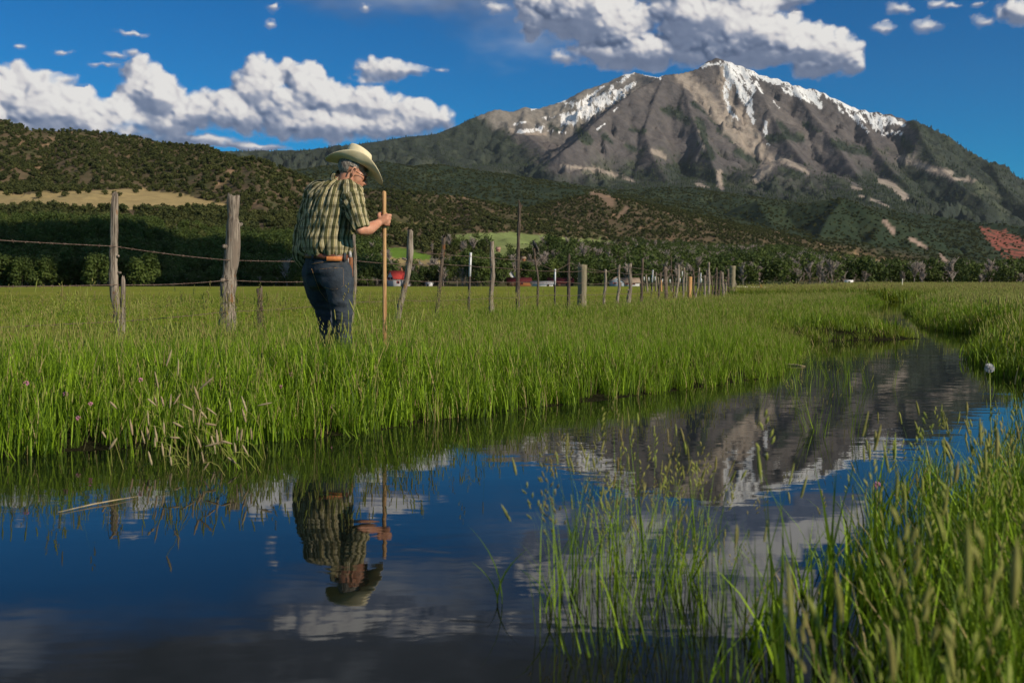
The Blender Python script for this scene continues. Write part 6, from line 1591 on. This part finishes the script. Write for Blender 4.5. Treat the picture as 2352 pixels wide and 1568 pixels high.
    def onbelt(X, Y):   # point on the outside of the belt seen at X
        c = MP(412, 906, 0); best = None
        for k in range(180):
            a = 2 * pi * k / 180; p = c + RV * .197 * cos(a) + FV * .151 * sin(a)
            if (p - c).y < .02:
                u = HU + p.x / p.y * FD; du = abs(u - (680 + X / 3.016) / 1.0884)
                if best is None or du < best[0]: best = (du, p, a)
        p, a = best[1], best[2]; z = MP(X, Y, p.y - MD).z; nrm = (RV * cos(a) / .197 + FV * sin(a) / .151).normalized(); return Vector((p.x, p.y, z)), nrm
    def plate(name, X0, X1, Y0, Y1, mat, par, off=.004, nn=6):
        mb = MB(); V = []
        for (Y, j) in ((Y0, 0), (Y1, 1)):
            for i in range(nn + 1):
                p, nr = onbelt(X0 + (X1 - X0) * i / nn, Y); V.append(p + nr * off)
        for (Y, j) in ((Y0, 0), (Y1, 1)):
            for i in range(nn + 1):
                p, nr = onbelt(X0 + (X1 - X0) * i / nn, Y); V.append(p + nr * (off - .006))
        k = nn + 1; f = [(i, i + 1, k + i + 1, k + i) for i in range(nn)] + [(i, i + 2 * k, i + 1 + 2 * k, i + 1) for i in range(nn)] + [(k + i, k + i + 1, 3 * k + i + 1, 3 * k + i) for i in range(nn)]
        mb.add(V, f); return add(name, mb.mesh(name, []), [mat], par)
    plate('leather_label', 412, 522, 908, 942, simple_mat('orange_leather', (.62, .24, .08), (.50, .17, .06), 60, .6), jo, .006)
    for X in (308, 545): plate('belt_loop', X - 8, X + 8, 880, 945, MJ, jo, .007, 2)
    # knife sheath on the hip
    p0, nr = onbelt(588, 906); mb = MB(); R1 = Vector((.95, -.3, 0)).normalized()
    tp = MP(588, 915, p0.y - MD - .035); bt = MP(592, 1128, p0.y - MD - .03)
    P, Q = dens_pts([tp, tp.lerp(bt, .35), tp.lerp(bt, .8), bt], [.020, .022, .018, .006], 4); mb.tube(P, Q, 12, flat=.5)
    shd = add('knife_sheath', mb.mesh('s', []), [simple_mat('tan_leather', (.30, .115, .045), (.17, .065, .03), 35, .5, .4)])
    mb = MB(); mb.tube([tp + Vector((0, 0, .045)), tp + Vector((.002, 0, .0))], [.010, .014], 8); mb.tube([tp + Vector((-.012, -.012, -.005)), tp + Vector((-.012, -.012, -.04))], [.004, .004], 6); add('knife_handle', mb.mesh('k', []), [simple_mat('polished_steel', (.45, .45, .47), None, 10, .3, .6)], shd)
    # boots, mostly lost in the grass
    mbt = simple_mat('worn_boot_leather', (.06, .04, .025), (.11, .08, .05), 25, .6)
    for an in (MP(548, 1640, -.01), MP(455, 1640, .12)):
        mb = MB(); g = Vector((an.x, an.y, .135)); limb(mb, [an + Vector((0, 0, .06)), Vector((an.x, an.y, .19))], [.048, .047]); limb(mb, [g + Vector((-.02, -.02, .02)), g + FV * .10 + RV * .05 + Vector((0, 0, .02)), g + FV * .17 + RV * .08 + Vector((0, 0, .012))], [.045, .044, .036])
        add('boot', remesh(mb, .008, 2), [mbt])
    # ---- hair
    mb = MB(); ell(mb, hp(-.030, 0, .040), (.106, .083, .092), ax, 40, 26); me = mb.mesh('hair', []); co, no = get_co(me)
    rel = co - np.array(list(HC)); f_ = rel @ np.array(list(F)); u_ = rel @ np.array(list(U)); r_ = rel @ np.array(list(R))
    keepv = (u_ > -.062 + .012 * np.sin(f_ * 90)) & ((f_ < -.034) & (u_ > -.042)) | ((u_ > .030) & (f_ < .02))
    co = co + no * (.005 * fbm(co[:, 0] / .012 + co[:, 2] / .03, co[:, 2] / .05, 2, 950))[:, None]
    fl = [tuple(q.vertices) for q in me.polygons if all(keepv[i] for i in q.vertices)]
    me = raw_mesh('hair', co, fl)
    m, b = mat_new('grey_hair'); pos = b.n('ShaderNodeNewGeometry').outputs['Position']; n1 = b.noise(b.vm('MULTIPLY', pos, (120, 120, 28)), 1.0, 4, .6)
    out(b, principled(b, b.mix(b.step(n1, .35, .65), (.055, .045, .038), (.40, .36, .32)), .6, .3, bump(b, n1, .8, .004))); add('hair', me, [m])
    # ---- sunglasses
    mg = simple_mat('dark_glass', (.006, .006, .008), None, 10, .12, .7); mb = MB()
    for s in (-1, 1): ell(mb, hp(.100, s * .030, .000), (.006, .026, .020), ax, 16, 8)
    gl = add('sunglasses', mb.mesh('g', []), [mg]); mb = MB(); mb.tube([hp(.096, .058, .006), hp(.05, .076, .010), hp(.0, .082, .014)], .0025, 6); mb.tube([hp(.096, -.058, .006), hp(.05, -.076, .010), hp(.0, -.082, .014)], .0025, 6); mb.tube([hp(.102, .012, .006), hp(.108, 0, .008), hp(.102, -.012, .006)], .003, 6); add('frame', mb.mesh('f', []), [mg], gl)
    # ---- hat
    HB = MP(634, 226, -.005); hF = Vector((.925, .12, -.36)).normalized(); hU = Vector((.37, .27, .90)); hU = (hU - hF * hU.dot(hF)).normalized(); hR = hF.cross(hU)
    if hR.y > 0: hR = -hR
    mb = MB(); V = []; n = 56; rows = 12
    def brim(s_, a, off=0):
        ca, sa = cos(a), sin(a); rf = .104 + (.232 - .104) * s_; rr = .084 + (.166 - .084) * s_ * (1 - .10 * s_ * s_)
        up = .066 * (abs(sa) ** 2.8) * s_ ** 1.7 - .046 * (abs(ca) ** 2) * s_ ** 1.3 * (1.15 if ca > 0 else .8) + .004 * math.sin(3 * a) * s_
        return HB + hF * rf * ca + hR * rr * sa + hU * (up + off)
    for (off, rg) in ((.0015, range(rows + 1)), (-.0015, range(rows, -1, -1))):
        for j in rg:
            for k in range(n): V.append(brim(j / rows, 2 * pi * k / n, off))
    nr_ = 2 * (rows + 1); mb.add(V, [(i * n + k, i * n + (k + 1) % n, (i + 1) * n + (k + 1) % n, (i + 1) * n + k) for i in range(nr_ - 1) for k in range(n)])
    m, b = mat_new('straw'); pos = b.n('ShaderNodeNewGeometry').outputs['Position']
    w = b.n('ShaderNodeTexWave', wave_type='BANDS', bands_direction='X'); b.put(w.inputs['Vector'], pos); w.inputs['Scale'].default_value = 90; w.inputs['Distortion'].default_value = 2
    n1 = b.noise(pos, 14, 3, .5); c = b.mix(b.step(n1, .3, .7), (.76, .66, .42), (.84, .76, .54)); c = b.mix(b.math('MULTIPLY', w.outputs['Fac'], .15), c, (.50, .42, .24))
    out(b, principled(b, c, .7, .2, bump(b, w.outputs['Fac'], .35, .002)))
    hat = add('straw_hat', mb.mesh('hat', []), [m]); hat['label'] = 'pale straw cowboy hat with rolled brim'
    mb = MB(); V = []; lev = [(0, 1.0), (.03, 1.0), (.06, .985), (.09, .95), (.115, .915), (.128, .87), (.131, .80), (.124, .66), (.116, .45), (.113, .22), (.113, .02)]
    for (z, k_) in lev:
        for k in range(n):
            a = 2 * pi * k / n; ca, sa = cos(a), sin(a); t = min(1, z / .12)
            ff = .104 * k_ * ca; rr = .085 * k_ * sa * (1 - .10 * t * max(0, ca))
            zz_ = z * (1.03 - .13 * ca * k_ * t) ; V.append(HB + hF * (ff - .010 * t) + hR * rr + hU * zz_)
    mb.add(V, [(i * n + k, i * n + (k + 1) % n, (i + 1) * n + (k + 1) % n, (i + 1) * n + k) for i in range(len(lev) - 1) for k in range(n)] + [tuple(range((len(lev) - 1) * n, len(lev) * n))])
    add('hat_crown', mb.mesh('c', []), [m], hat)
    mb = MB(); V = []
    for (z, o_) in ((.060, .0), (.060, .003), (.070, .003), (.070, .0)):
        for k in range(n): a = 2 * pi * k / n; V.append(HB + hF * ((.105 * .985 + o_) * cos(a) + .003) + hR * (.085 * .985 + o_) * sin(a) * (1 - .07 * max(0, cos(a))) + hU * (z * (1.02 - .05 * cos(a))))
    mb.add(V, [(i * n + k, i * n + (k + 1) % n, (i + 1) * n + (k + 1) % n, (i + 1) * n + k) for i in range(3) for k in range(n)])
    add('hat_band', mb.mesh('b', []), [simple_mat('hat_band_brown', (.14, .07, .04), (.55, .42, .26), 160, .7)], hat)
    # ---- the staff he holds
    a, c = MP(845, 423, 0), MP(851, 1640, 0); c.z = 0.05; S = MB(); rs = random.Random(2)
    P = [c.lerp(a, i / 24) for i in range(25)]; Rr = [.0155 + .0008 * math.sin(i * 1.7) for i in range(25)]; P.append(a + Vector((0, 0, .006))); Rr.append(.011); P.append(a + Vector((0, 0, .010))); Rr.append(.004)
    S.tube(P, Rr, 14); o = S.build('staff', [wood_mat('ash_handle', (.34, .18, .085), (.62, .39, .20), (.52, .31, .155), .9)]); tag(o, 'tall pale wooden handle standing upright in the fist of the man', 'staff')
build_man()
# ================================================================ air
def build_haze():
    m, b = mat_new('valley_haze')
    v = b.n('ShaderNodeVolumePrincipled'); v.inputs['Color'].default_value = (0.72, 0.84, 1.0, 1); v.inputs['Density'].default_value = 0.75e-5; v.inputs['Anisotropy'].default_value = 0.1
    o = b.n('ShaderNodeOutputMaterial'); b.put(o.inputs['Volume'], v.outputs[0])
    mb = MB(); mb.box((0, 5450, 1299), (24000, 13100, 2600)); h = mb.build('haze', [m], None, False)
    tag(h, 'thin pale blue air over the valley', kind='stuff')
build_haze()
